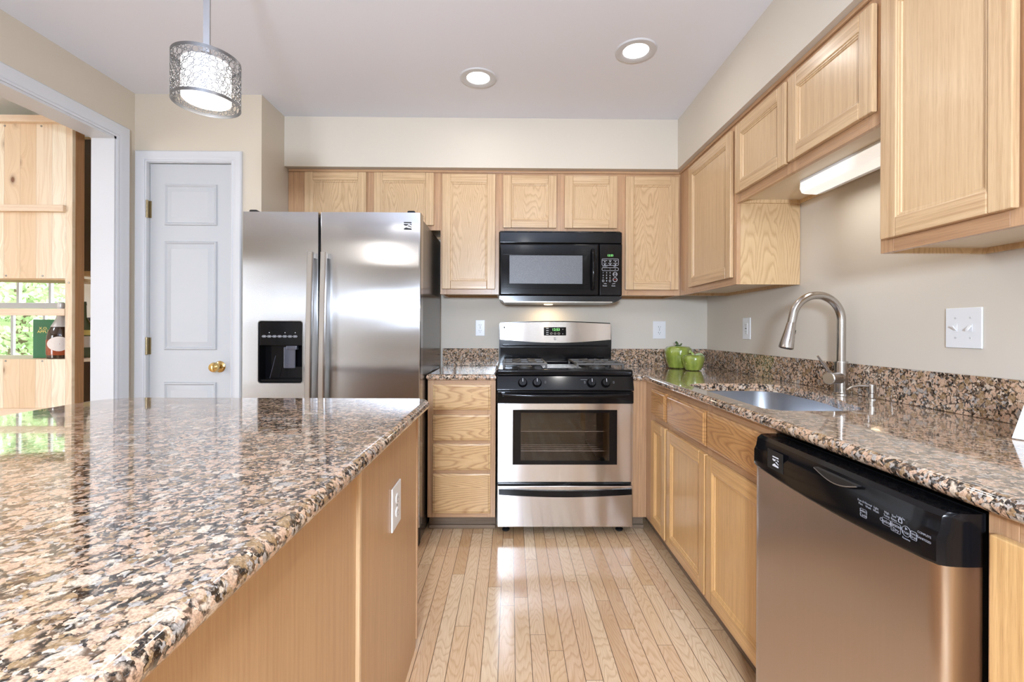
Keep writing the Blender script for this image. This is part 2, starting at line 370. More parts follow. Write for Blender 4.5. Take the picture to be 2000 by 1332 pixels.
def lathe(bm, prof, c=(0, 0, 0), seg=32, mat=0, rot=None, cap=True, lobes=None):
    t = bmesh.new(); rings = []
    for r, z in prof:
        ring = []
        for i in range(seg):
            a = 2 * PI * i / seg; rr = r * (1 + (lobes(a, z) if lobes else 0))
            ring.append(t.verts.new((rr * math.cos(a), rr * math.sin(a), z)))
        rings.append(ring)
    for A, B in zip(rings, rings[1:]):
        for i in range(seg): t.faces.new((A[i], A[(i + 1) % seg], B[(i + 1) % seg], B[i]))
    if cap: t.faces.new(rings[0][::-1]); t.faces.new(rings[-1])
    bmesh.ops.remove_doubles(t, verts=t.verts, dist=1e-6)
    bmesh.ops.recalc_face_normals(t, faces=t.faces)
    M = Matrix.Translation(c) @ (rot.to_4x4() if rot else Matrix.Identity(4))
    bmesh.ops.transform(t, matrix=M, verts=t.verts); merge(bm, t, mat)
def tube(bm, pts, r, seg=12, mat=0, cap=True):
    t = bmesh.new(); pts = [Vector(p) for p in pts]; n = len(pts)
    rs = r if hasattr(r, '__len__') else [r] * n
    up = None; rings = []
    for i, p in enumerate(pts):
        d = (pts[min(i + 1, n - 1)] - pts[max(i - 1, 0)]).normalized()
        if up is None: up = Vector((0, 0, 1)) if abs(d.z) < 0.9 else Vector((1, 0, 0))
        s = d.cross(up).normalized(); up = s.cross(d).normalized()
        rings.append([t.verts.new(p + rs[i] * (math.cos(2 * PI * j / seg) * s + math.sin(2 * PI * j / seg) * up)) for j in range(seg)])
    for A, B in zip(rings, rings[1:]):
        for j in range(seg): t.faces.new((A[j], A[(j + 1) % seg], B[(j + 1) % seg], B[j]))
    if cap: t.faces.new(rings[0][::-1]); t.faces.new(rings[-1])
    bmesh.ops.recalc_face_normals(t, faces=t.faces); merge(bm, t, mat)
def link(name, bm, mats, parent=None, smooth=True, loc=None):
    me = bpy.data.meshes.new(name); bm.to_mesh(me); bm.free()
    for m in (mats if isinstance(mats, (list, tuple)) else [mats]): me.materials.append(m)
    if smooth:
        for p in me.polygons: p.use_smooth = True
        me.set_sharp_from_angle(angle=R(35))
    o = bpy.data.objects.new(name, me); COL.objects.link(o)
    if smooth:
        wm = o.modifiers.new('weighted_normal', 'WEIGHTED_NORMAL'); wm.keep_sharp = True; wm.weight = 100
    if parent: o.parent = parent
    if loc: o.location = loc
    return o
def tag(o, label, cat, group=None):
    o['label'] = label; o['category'] = cat
    if group: o['group'] = group
    return o
def thing(name, label, cat, loc=(0, 0, 0), rz=0.0, group=None):
    o = bpy.data.objects.new(name, None); COL.objects.link(o); o.empty_display_size = 0.05
    o.location = loc; o.rotation_euler = (0, 0, rz); return tag(o, label, cat, group)
def struct(name, bm, m, parent=None):
    o = link(name, bm, m, parent)
    if not parent: o['kind'] = 'structure'
    return o
def text(bm, s, M, size, mat=0, align='CENTER'):
    """lettering lying in the local x/z plane facing -y, placed by matrix M"""
    c = bpy.data.curves.new('t', 'FONT'); c.body = s; c.size = size; c.align_x = align; c.align_y = 'CENTER'; c.extrude = 0.0001; c.resolution_u = 3
    o = bpy.data.objects.new('t', c); COL.objects.link(o)
    dg = bpy.context.evaluated_depsgraph_get(); me = bpy.data.meshes.new_from_object(o.evaluated_get(dg))
    t = bmesh.new(); t.from_mesh(me)
    bmesh.ops.transform(t, matrix=M @ Matrix.Rotation(R(90), 4, 'X'), verts=t.verts); merge(bm, t, mat)
    bpy.data.objects.remove(o); bpy.data.curves.remove(c); bpy.data.meshes.remove(me)
T = Matrix.Translation
RIGHT = -PI / 2     # things on the right wall face -x; local x then runs towards the camera

# ------------------------------------------------------------------ key planes (metres; camera foot at the origin)
XW, YW = 1.368, 3.197           # right wall, back wall
XL, YP, XS = -2.09, 2.585, -1.39  # left wall, pantry wall, pantry return
SX, SY, SZ, CZ = 1.030, 2.843, 2.134, 2.44
ZC, ZCB = 0.889, 0.855          # worktop top and underside
YF, XF = 2.892, 1.065           # face frames of wall cabinets
YB, XB = 2.590, 0.768           # face frames of base cabinets

# ------------------------------------------------------------------ room shell
b = bmesh.new(); box(b, -6.2, 1.6, -3.4, 4.3, -0.1, 0.0); struct('floor', b, floorm)
b = bmesh.new(); box(b, -6.2, 1.6, -3.4, 4.3, CZ, CZ + 0.1); struct('ceiling', b, ceilm)
b = bmesh.new(); box(b, XW, XW + 0.12, -3.3, YW + 0.12, 0, CZ); struct('wall_right', b, cream)
b = bmesh.new(); box(b, XS - 0.1, XW, YW, YW + 0.12, 0, CZ); struct('wall_back', b, cream)
b = bmesh.new()
box(b, XS - 0.10, XS, YP + 0.1, YW, 0, CZ)
box(b, XS - 0.10, XS, YP, YP + 0.1, 0, CZ)
box(b, -1.535, XS - 0.10, YP, YP + 0.1, 0, CZ); box(b, XL, -2.02, YP, YP + 0.1, 0, CZ); box(b, -2.02, -1.535, YP, YP + 0.1, 2.075, CZ)
struct('wall_pantry', b, creaml)
b = bmesh.new()   # left wall with the cased opening to the dining room
OY0, OY1, OZ = 0.45, 2.462, 2.149
box(b, XL - 0.114, XL, OY1, YP + 0.1, 0, CZ); box(b, XL - 0.114, XL, OY0, OY1, OZ, CZ); box(b, XL - 0.114, XL, -3.3, OY0, 0, CZ)
struct('wall_left', b, creaml)
b = bmesh.new()
box(b, -1.39 , SX + 0.001, SY, YW, SZ, CZ); box(b, SX, XW, -3.3, YW, SZ, CZ)
struct('wall_soffit', b, cream)
# wall behind the camera with its windows
b = bmesh.new()
WZ0, WZ1 = 1.40, 1.70
segs = [(-1.95, -0.15), (0.33, 1.23)]
box(b, XL - 0.1, XW + 0.1, -3.4, -3.3, 0, WZ0); box(b, XL - 0.1, XW + 0.1, -3.4, -3.3, WZ1, CZ)
box(b, XL - 0.1, segs[0][0], -3.4, -3.3, WZ0, WZ1); box(b, segs[0][1], segs[1][0], -3.4, -3.3, WZ0, WZ1); box(b, segs[1][1], XW + 0.1, -3.4, -3.3, WZ0, WZ1)
struct('wall_front', b, cream)
for i, (a, c) in enumerate(segs):
    b = bmesh.new()
    for (x0, x1, z0, z1) in ((a, a + .05, WZ0, WZ1), (c - .05, c, WZ0, WZ1), (a, c, WZ0, WZ0 + .05), (a, c, WZ1 - .05, WZ1), ((a + c) / 2 - .03, (a + c) / 2 + .03, WZ0, WZ1)):
        box(b, x0, x1, -3.36, -3.30, z0, z1)
    f = struct('window_%d' % (i + 1), b, whitep)
    b = bmesh.new(); box(b, a + .04, c - .04, -3.345, -3.34, WZ0 + .04, WZ1 - .04); link('window_pane', b, winglass, f)
# dining room walls
b = bmesh.new()
WX0, WX1, Z0, Z1 = -4.92, -3.84, 0.78, 2.0
box(b, -6.1, WX0, 4.1, 4.22, 0, CZ); box(b, WX1, XL, 4.1, 4.22, 0, CZ); box(b, WX0, WX1, 4.1, 4.22, 0, Z0); box(b, WX0, WX1, 4.1, 4.22, Z1, CZ)
struct('wall_dining_back', b, cream)
b = bmesh.new(); box(b, -6.2, -6.1, -1.4, 4.22, 0, CZ); struct('wall_dining_left', b, cream)
b = bmesh.new()
box(b, -6.1, -5.6, -1.4, -1.3, 0, CZ); box(b, -4.2, XL - .114, -1.4, -1.3, 0, CZ); box(b, -5.6, -4.2, -1.4, -1.3, 2.15, CZ)
struct('wall_dining_front', b, cream)
b = bmesh.new(); box(b, XL - 0.114, XL - 0.02, YP + 0.1, 4.1, 0, CZ); struct('wall_dining_right', b, cream)
b = bmesh.new()
for (x0, x1, z0, z1) in ((WX0, WX0 + .05, Z0, Z1), (WX1 - .05, WX1, Z0, Z1), (WX0, WX1, Z0, Z0 + .05), (WX0, WX1, Z1 - .05, Z1), (WX0, WX1, 1.31, 1.36)):
    box(b, x0, x1, 4.12, 4.17, z0, z1, 0.004)
for x in (-4.64, -4.36, -4.08): box(b, x - .011, x + .011, 4.13, 4.155, 1.36, Z1)
for x in (-4.64, -4.42, -4.14): box(b, x - .011, x + .011, 4.14, 4.16, Z0, 1.31)
box(b, WX0 - .04, WX1 + .04, 4.06, 4.12, Z0 - .03, Z0, 0.004)
f = struct('window_3', b, whitep)
b = bmesh.new(); box(b, WX0 + .04, WX1 - .04, 4.145, 4.149, Z0 + .04, Z1 - .04); link('window_pane', b, winglass, f)

# casing around the opening (fluted profile) and its jamb lining
def casing_prof(wd):   # (across, thickness) ridges of a colonial casing, inner edge at 0
    return [(0, 0), (0, .010), (.008, .013), (.014, .009), (.020, .013), (.028, .013), (.034, .017), (.048, .019), (.058, .0195), (wd - .006, .020), (wd, .014), (wd, 0)]
b = bmesh.new(); wd = 0.071
pr = casing_prof(wd)
prism(b, [(OY1 + u, z) for u, z in [(0, 0), (wd, 0), (wd, OZ + wd), (0, OZ)]], 'X', XL, XL + .004)
# uprights and head with mitred ends
def mitre_strip(bm, path, prof, place):
    t = bmesh.new(); rings = []
    for (pu, pv, du, dv) in path:
        rings.append([t.verts.new(place(pu + du * a, pv + dv * a, h)) for a, h in prof])
    for A, B in zip(rings, rings[1:]):
        for i in range(len(prof) - 1): t.faces.new((A[i], A[i + 1], B[i + 1], B[i]))
    t.faces.new(rings[0]); t.faces.new(rings[-1][::-1])
    bmesh.ops.recalc_face_normals(t, faces=t.faces); merge(bm, t)
b.free(); b = bmesh.new()
mitre_strip(b, [(OY1, 0, 1, 0), (OY1, OZ, 1, 1), (OY0, OZ, -1, 1), (OY0, 0, -1, 0)], pr, lambda u, v, h: (XL + h, u, v))
struct('trim_1', b, whitep)
b = bmesh.new(); J = XL - .114
box(b, J - .004, XL + .003, OY1 - .012, OY1, 0, OZ); box(b, J - .004, XL + .003, OY0, OY0 + .012, 0, OZ); box(b, J - .004, XL + .003, OY0, OY1, OZ - .012, OZ)
struct('trim_2', b, whitep)
b = bmesh.new()
mitre_strip(b, [(-1.553, 0, 1, 0), (-1.553, 2.061, 1, 1), (-2.018, 2.061, -1, 1), (-2.018, 0, -1, 0)], [(a * .88, h * .9) for a, h in casing_prof(.068)], lambda u, v, h: (u, YP - h, v))
struct('trim_3', b, whitep)
b = bmesh.new(); box(b, -2.035, -2.018, YP + .0, YP + .1, 0, 2.075); box(b, -1.553, -1.535, YP, YP + .1, 0, 2.075); box(b, -2.018, -1.553, YP, YP + .1, 2.058, 2.075)
struct('trim_4', b, whitep)
# thin scribe moulding where wall cabinets meet the soffit
b = bmesh.new(); box(b, -1.385, XF - .006, YF - .010, YF, 2.117, 2.133, .003); box(b, XF - .010, XF, 0.6, YF, 2.117, 2.133, .003)
struct('trim_5', b, frameh)
b = bmesh.new(); box(b, XL, XL + .014, OY1 + wd, YP, 0, .09, .003); box(b, XS, XS + .012, YP, YW, 0, .09, .003)
struct('baseboard_left', b, whitep)

# pantry door: slab with moulded panels
dx0, dx1, dz1 = -2.013, -1.557, 2.055
b = bmesh.new(); box(b, dx0, dx1, YP + .012, YP + .045, 0.01, dz1, .002)
door = struct('door_1', b, doorp)
def moulded_panel(bm, x0, x1, z0, z1, y):
    t = bmesh.new(); rings = []
    for ins, d in ((0, -.0005), (.004, -.009), (.009, -.010), (.017, -.0015), (.021, -.0015), (.044, -.0115), (.046, -.0115)):
        rings.append([t.verts.new((px, y + d, pz)) for px, pz in ((x0 + ins, z0 + ins), (x1 - ins, z0 + ins), (x1 - ins, z1 - ins), (x0 + ins, z1 - ins))])
    for A, B in zip(rings, rings[1:]):
        for i in range(4): t.faces.new((A[i], A[(i + 1) % 4], B[(i + 1) % 4], B[i]))
    t.faces.new(rings[-1]); bmesh.ops.recalc_face_normals(t, faces=t.faces); merge(bm, t)
for (z0, z1) in ((1.712, 1.942), (1.018, 1.624), (0.22, 0.838)):
    b = bmesh.new(); moulded_panel(b, -1.932, -1.640, z0, z1, YP + .012); link('door_panel', b, doorp, door)
b = bmesh.new(); ry = Matrix.Rotation(R(90), 3, 'X')
lathe(b, [(.0, 0), (.031, 0), (.032, .004), (.026, .009), (.011, .012), (.010, .030), (.018, .036), (.026, .044), (.028, .054), (.024, .064), (.012, .068), (0.0, .069)], (-1.622, YP + .012, .925), 28, 0, ry, cap=False)
link('door_handle', b, brass, door)
for z in (1.80, 1.04, 0.25):
    b = bmesh.new()
    for q in range(5): lathe(b, [(.0055, -.0095), (.0062, -.0085), (.0062, .0085), (.0055, .0095)], (-2.0165, YP - .006, z + (q - 2) * .0195), 12)
    box(b, -2.026, -2.0165, YP - .004, YP - .001, z - .047, z + .047); box(b, -2.0165, -2.004, YP + .006, YP + .012, z - .047, z + .047)
    link('door_hinge', b, oldbrass, door)

# ------------------------------------------------------------------ cabinet builder
def door_front(parent, x0, x1, z0, z1, yf, name='door', thick=0.019, fw=0.052, drawer=False, wd3=None):
    wv_, wh_, wp_ = wd3 or (oakv, oakh, oakp)
    """framed flat-panel door; front face at local y = yf - thick"""
    b = bmesh.new(); y0, y1 = yf - thick, yf
    if drawer:
        t = bmesh.new(); rings = []
        for ins, y in ((0, y1), (0, y0 + .007), (.006, y0 + .0035), (.009, y0 + .0035), (.013, y0), (.0131, y0)):
            rings.append([t.verts.new(c) for c in ((x0 + ins, y, z0 + ins), (x1 - ins, y, z0 + ins), (x1 - ins, y, z1 - ins), (x0 + ins, y, z1 - ins))])
        for A, B in zip(rings, rings[1:]):
            for i in range(4): t.faces.new((A[i], A[(i + 1) % 4], B[(i + 1) % 4], B[i]))
        t.faces.new(rings[-1]); bmesh.ops.recalc_face_normals(t, faces=t.faces); merge(b, t)
        return link(name, b, [goldd if parent.rotation_euler.z else oakd], parent)
    # outer lip
    box(b, x0, x0 + fw, y0 + .0005, y1, z0, z1, .004, 0); box(b, x1 - fw, x1, y0 + .0005, y1, z0, z1, .004, 0)
    box(b, x0 + fw, x1 - fw, y0, y1, z0, z0 + fw, .0035, 1); box(b, x0 + fw, x1 - fw, y0, y1, z1 - fw, z1, .0035, 1)
    o = link(name, b, [wv_, wh_], parent)
    # sticking: stepped moulding on the inside of the frame, then the flat panel
    b = bmesh.new(); t = bmesh.new(); rings = []
    for ins, y in ((-.001, y0 + .0015), (.002, y0 + .004), (.005, y0 + .004), (.0055, y0 + .0065), (.0105, y0 + .0075), (.012, y0 + .011), (.0121, y0 + .011)):
        a = fw + ins
        rings.append([t.verts.new(c) for c in ((x0 + a, y, z0 + a), (x1 - a, y, z0 + a), (x1 - a, y, z1 - a), (x0 + a, y, z1 - a))])
    for A, B in zip(rings, rings[1:]):
        for i in range(4):
            f = t.faces.new((A[i], A[(i + 1) % 4], B[(i + 1) % 4], B[i]))
    t.faces.new(rings[-1]); bmesh.ops.recalc_face_normals(t, faces=t.faces); merge(b, t)
    link('door_panel', b, [wp_], o)
    return o
def cabinet(name, label, cat, loc, rz, wdt, z0, z1, depth, fronts, stiles, rails, base=False, group=None, under=True, side=None, kick=True, top=True):
    """local frame: x 0..wdt along the run, face frame front at y=0, body behind it (+y)"""
    c = thing(name, label, cat, loc, rz, group); ft = .018
    b = bmesh.new(); zb = z0
    # carcass: sides, top, back, bottom recessed behind the frame
    box(b, 0, .014, ft, depth, zb, z1); box(b, wdt - .014, wdt, ft, depth, zb, z1)
    box(b, .014, wdt - .014, depth - .01, depth, zb, z1)
    if top: box(b, .014, wdt - .014, ft, depth - .01, z1 - .012, z1)
    link('carcass', b, [side or veneer], c)
    b = bmesh.new(); box(b, .014, wdt - .014, ft, depth - .01, zb + .016, zb + .028); link('bottom_panel', b, [underm if not base else veneer], c)
    b = bmesh.new()
    for s0, s1 in stiles: box(b, s0, s1, 0, ft, zb, z1, .0008, 0, 1)
    for r0, r1 in rails:
        xs = sorted(stiles)
        for (a0, a1), (b0, b1) in zip(xs, xs[1:]): box(b, a1, b0, .0003, ft, r0, r1, .0008, 1, 1)
    link('face_frame', b, [framev, frameh], c)
    for kind, x0, x1, f0, f1 in fronts:
        if kind == 'door': door_front(c, x0, x1, f0, f1, -.001, wd3=(goldv, goldh, goldp) if base else (oakv, oakh, oakq) if rz else None)
        else: door_front(c, x0, x1, f0, f1, -.001, 'drawer_front', drawer=True)
    if base and kick:
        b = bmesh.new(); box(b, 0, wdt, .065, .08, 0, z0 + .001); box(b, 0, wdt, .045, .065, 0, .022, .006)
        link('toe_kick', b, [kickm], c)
    return c

# ---- wall cabinets on the back wall
D = YW - YF - .002
cabinet('wall_cabinet', 'short wide oak wall cabinet above the refrigerator, two panelled doors', 'cabinet', (-1.388, YF, 0), 0, .948, 1.757, SZ, D,
        [('door', .107, .489, 1.785, 2.113), ('door', .537, .908, 1.785, 2.113)], [(0, .135), (.47, .555), (.885, .948)], [(1.757, 1.80), (2.09, SZ)])
cabinet('wall_cabinet', 'tall narrow oak wall cabinet between refrigerator and microwave', 'cabinet', (-.44, YF, 0), 0, .366, 1.358, SZ, D,
        [('door', .012, .343, 1.390, 2.106)], [(0, .04), (.32, .366)], [(1.358, 1.42), (2.08, SZ)])
cabinet('wall_cabinet', 'short oak wall cabinet with two square doors right above the microwave', 'cabinet', (-.074, YF, 0), 0, .772, 1.750, SZ, D,
        [('door', .025, .358, 1.773, 2.100), ('door', .408, .738, 1.773, 2.100)], [(0, .05), (.34, .43), (.715, .772)], [(1.750, 1.80), (2.08, SZ)])
cabinet('wall_cabinet', 'tall narrow oak wall cabinet right of the microwave, up against the corner', 'cabinet', (.698, YF, 0), 0, .367, 1.356, SZ, D,
        [('door', .018, .352, 1.390, 2.098)], [(0, .045), (.33, .367)], [(1.356, 1.42), (2.08, SZ)])
# ---- wall cabinets on the right wall (local x runs towards the camera)
DR = XW - XF - .002
cabinet('wall_cabinet', 'tall oak corner wall cabinet with a bare side panel facing the sink', 'cabinet', (XF, YF, 0), RIGHT, .727, 1.356, SZ, DR,
        [('door', .180, .700, 1.390, 2.092)], [(0, .20), (.68, .727)], [(1.356, 1.42), (2.07, SZ)], side=veneerp)
cabinet('wall_cabinet', 'short oak wall cabinet over the sink with two doors and a light strip beneath', 'cabinet', (XF, 2.165, 0), RIGHT, .847, 1.737, SZ, DR,
        [('door', .015, .410, 1.775, 2.092), ('door', .427, .836, 1.775, 2.092)], [(0, .04), (.39, .47), (.80, .847)], [(1.737, 1.80), (2.07, SZ)], side=veneerp)
cabinet('wall_cabinet', 'large tall oak wall cabinet nearest the camera, at top right', 'cabinet', (XF, 1.318, 0), RIGHT, .74, 1.360, SZ, DR,
        [('door', .020, .366, 1.396, 2.092), ('door', .395, .720, 1.396, 2.092)], [(0, .045), (.345, .415), (.70, .74)], [(1.360, 1.42), (2.07, SZ)], side=veneerp)

# ---- base cabinets
zb, zt = .085, ZCB - .001
cabinet('base_cabinet', 'oak base cabinet with a stack of four drawers left of the range', 'cabinet', (-.462, YB, 0), 0, .380, zb, zt, YW - YB - .002,
        [('drawer', .031, .353, .690, .830), ('drawer', .031, .353, .519, .661), ('drawer', .031, .353, .353, .500), ('drawer', .031, .353, .112, .333)],
        [(0, .045), (.335, .380)], [(.085, .13), (.32, .37), (.49, .53), (.65, .70), (.81, zt)], base=True)
XR = .683
c = thing('base_cabinet', 'plain oak filler panel of the corner base cabinet right of the range', 'cabinet', (XR, YB, 0))
b = bmesh.new(); box(b, 0, XB - XR, 0, .018, zb, zt, .001); link('filler_panel', b, [framev], c)
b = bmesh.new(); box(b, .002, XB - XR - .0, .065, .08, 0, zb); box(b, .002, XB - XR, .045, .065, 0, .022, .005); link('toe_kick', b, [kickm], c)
b = bmesh.new(); box(b, .002, XW - XR - .01, .10, YW - YB - .01, zb, zt - .01); link('carcass', b, [veneer], c)
DB = XW - XB - .012
cabinet('base_cabinet', 'narrow oak base cabinet in the corner with small drawer over slim door', 'cabinet', (XB, YB - .001, 0), RIGHT, .372, zb, zt, .30,
        [('drawer', .135, .357, .690, .828), ('door', .140, .357, .115, .660)], [(0, .155), (.34, .372)], [(.085, .14), (.64, .70), (.81, zt)], base=True)
cabinet('base_cabinet', 'wide oak sink base cabinet with two false drawer fronts over two doors', 'cabinet', (XB, 2.216, 0), RIGHT, .890, zb, zt, DB,
        [('drawer', .010, .443, .690, .828), ('drawer', .457, .880, .690, .828), ('door', .010, .443, .115, .660), ('door', .457, .880, .115, .660)],
        [(0, .04), (.425, .475), (.85, .890)], [(.085, .14), (.64, .70), (.81, zt)], base=True, top=False)
cabinet('base_cabinet', 'oak base cabinet with one full-height door, nearest the camera past the dishwasher', 'cabinet', (XB, .732, 0), RIGHT, .62, zb, zt, DB,
        [('door', .018, .590, .115, .822)], [(0, .045), (.575, .62)], [(.085, .14), (.80, zt)], base=True)

# ------------------------------------------------------------------ stone
def offset_poly(pts, d):
    n = len(pts); out = []
    for i in range(n):
        p0, p1, p2 = Vector(pts[i - 1]), Vector(pts[i]), Vector(pts[(i + 1) % n])
        e1 = (p1 - p0).normalized(); e2 = (p2 - p1).normalized()
        n1 = Vector((-e1.y, e1.x)); n2 = Vector((-e2.y, e2.x))
        m = (n1 + n2); m = m / max(0.25, m.dot(n1)) if m.length > 1e-6 else n1
        out.append(tuple(p1 + m * d))
    return out
def slab(bm, outline, ztop, zbot, holes=()):
    """CCW outline, bullnose edge; holes are CCW loops cut straight through"""
    t = bmesh.new(); r = (ztop - zbot) / 2; zc = (ztop + zbot) / 2; rings = []
    for k in range(9):
        a = PI / 2 - PI * k / 8
        ins = r * (1 - math.cos(a)); pl = offset_poly(outline, ins)
        rings.append([t.verts.new((x, y, zc + r * math.sin(a))) for x, y in pl])
    n = len(outline)
    for A, B in zip(rings, rings[1:]):
        for i in range(n): t.faces.new((A[i], A[(i + 1) % n], B[(i + 1) % n], B[i]))
    hl = []
    for h in holes:
        top = [t.verts.new((x, y, ztop - .003)) for x, y in h]; bot = [t.verts.new((x, y, zbot)) for x, y in h]
        tp2 = [t.verts.new((x, y, ztop)) for x, y in offset_poly(h, -.003)]
        m = len(h)
        for i in range(m):
            t.faces.new((top[i], top[(i + 1) % m], bot[(i + 1) % m], bot[i])); t.faces.new((tp2[i], tp2[(i + 1) % m], top[(i + 1) % m], top[i]))
        hl.append((tp2, bot))
    def loop_edges(vs): return [e for i in range(len(vs)) for e in [t.edges.get((vs[i], vs[(i + 1) % len(vs)]))] if e]
    for idx, ring in ((0, rings[0]), (1, rings[-1])):
        ed = loop_edges(ring)
        for h in hl: ed += loop_edges(h[idx])
        bmesh.ops.triangle_fill(t, edges=ed, use_beauty=True, use_dissolve=False)
    bmesh.ops.recalc_face_normals(t, faces=t.faces); merge(bm, t)
def rcorner(cx, cy, r, a0, a1, n=8): return [(cx + r * math.cos(R(a0 + (a1 - a0) * i / n)), cy + r * math.sin(R(a0 + (a1 - a0) * i / n))) for i in range(n + 1)]
# sink cut-out (CCW), D shaped: wide at the far end, rounded off beside the tap
sx0, sx1, sy0, sy1 = .812, 1.232, 1.425, 2.150
sink_loop = rcorner(sx0 + .07, sy0 + .07, .07, 180, 270, 8) + [(1.00, sy0)] + \
    [(1.06, 1.430), (1.11, 1.447), (1.145, 1.482), (1.160, 1.53), (1.172, 1.60), (1.196, 1.68), (1.222, 1.77), (1.232, 1.86)] + \
    rcorner(sx1 - .10, sy1 - .10, .10, 0, 90, 8) + rcorner(sx0 + .09, sy1 - .09, .09, 90, 180, 8)
b = bmesh.new()
slab(b, [(-.466, 2.560), (-.079, 2.560), (-.079, YW - .001), (-.466, YW - .001)], ZC, ZCB)
tag(link('granite_countertop', b, gran), 'short granite worktop over the drawers between refrigerator and range', 'countertop')
b = bmesh.new()
slab(b, [(.684, 2.560), (.715, 2.560), (.731, 2.553), (.738, 2.537), (.738, -.25), (XW - .001, -.25), (XW - .001, YW - .001), (.684, YW - .001)], ZC, ZCB, [sink_loop])
tag(link('granite_countertop', b, gran), 'long polished granite worktop along the right wall with undermount sink cutout', 'countertop')
for x0, x1, y0, y1, lb in ((-.466, -.082, YW - .021, YW - .001, 'granite backsplash strip behind the worktop left of the range'),
                           (.684, XW - .022, YW - .021, YW - .001, 'granite backsplash strip on the back wall right of the range'),
                           (XW - .021, XW - .001, -.25, YW - .001, 'long granite backsplash strip on the right wall behind the sink')):
    b = bmesh.new(); box(b, x0, x1, y0, y1, ZC + .0005, 1.009, .002)
    tag(link('granite_backsplash', b, gran), lb, 'backsplash')
# undermount basin
t = bmesh.new(); rings = []
for ins, z in ((-.012, ZCB - .001), (-.004, ZCB - .001), (-.004, ZCB - .006), (.000, .78), (.008, .70), (.03, .672), (.09, .668)):
    rings.append([t.verts.new((x, y, z)) for x, y in offset_poly(sink_loop, ins)] if ins < .05 else [t.verts.new((1.0 + (x - 1.0) * .55, 1.78 + (y - 1.78) * .7, z)) for x, y in sink_loop])
for A, B in zip(rings, rings[1:]):
    n = len(A)
    for i in range(n): t.faces.new((A[i], A[(i + 1) % n], B[(i + 1) % n], B[i]))
t.faces.new(rings[-1]); bmesh.ops.recalc_face_normals(t, faces=t.faces)
for f in t.faces: f.normal_flip()
b = bmesh.new(); merge(b, t)
sk = thing('undermount_sink', 'stainless steel undermount sink basin set in the right worktop', 'sink', (0, 0, 0))
so = link('basin', b, st_sink, sk); md = so.modifiers.new('s', 'SOLIDIFY'); md.thickness = .0012; md.offset = 1
b = bmesh.new(); lathe(b, [(0, 0), (.03, .001), (.043, .003), (.045, .001), (.045, -.002)], (1.0, 1.78, .671), 28, cap=False); link('drain', b, chrome, sk)

# ------------------------------------------------------------------ island
IXR = -.283
outl = [(IXR, 1.62), (IXR - .012, 1.655), (IXR - .04, 1.680)] + rcorner(-1.325, 1.565, .125, 90, 180, 10) + [(-1.455, .35)] + rcorner(-1.205, .02, .25, 180, 270, 8) + rcorner(IXR - .20, -.03, .20, 270, 360, 12)[0:13]
outl = outl[::-1]
area2 = sum(outl[i][0] * outl[(i + 1) % len(outl)][1] - outl[(i + 1) % len(outl)][0] * outl[i][1] for i in range(len(outl)))
if area2 < 0: outl = outl[::-1]
b = bmesh.new(); slab(b, outl, ZC, ZCB)
tag(link('granite_countertop', b, gran), 'large polished granite island top with rounded corners in the left foreground', 'countertop')
PX = -.335
isl = thing('kitchen_island', 'oak kitchen island base under the granite top in the left foreground', 'island', (0, 0, 0))
b = bmesh.new(); box(b, -1.15, PX - .003, .12, 1.02, 0, ZCB - .001); link('back_panel', b, [veneer], isl)
b = bmesh.new(); box(b, -1.15, PX, 1.032, 1.655, .0, ZCB - .001, .001); link('side_panel', b, [veneer], isl)
b = bmesh.new(); box(b, PX - .02, PX + .006, 1.018, 1.034, 0, ZCB - .001, .004); link('seam_trim', b, [oakv], isl)
b = bmesh.new(); box(b, -1.15, PX + .004, 1.655, 1.673, .028, ZCB - .001, .002); link('face_frame', b, [framev], isl)

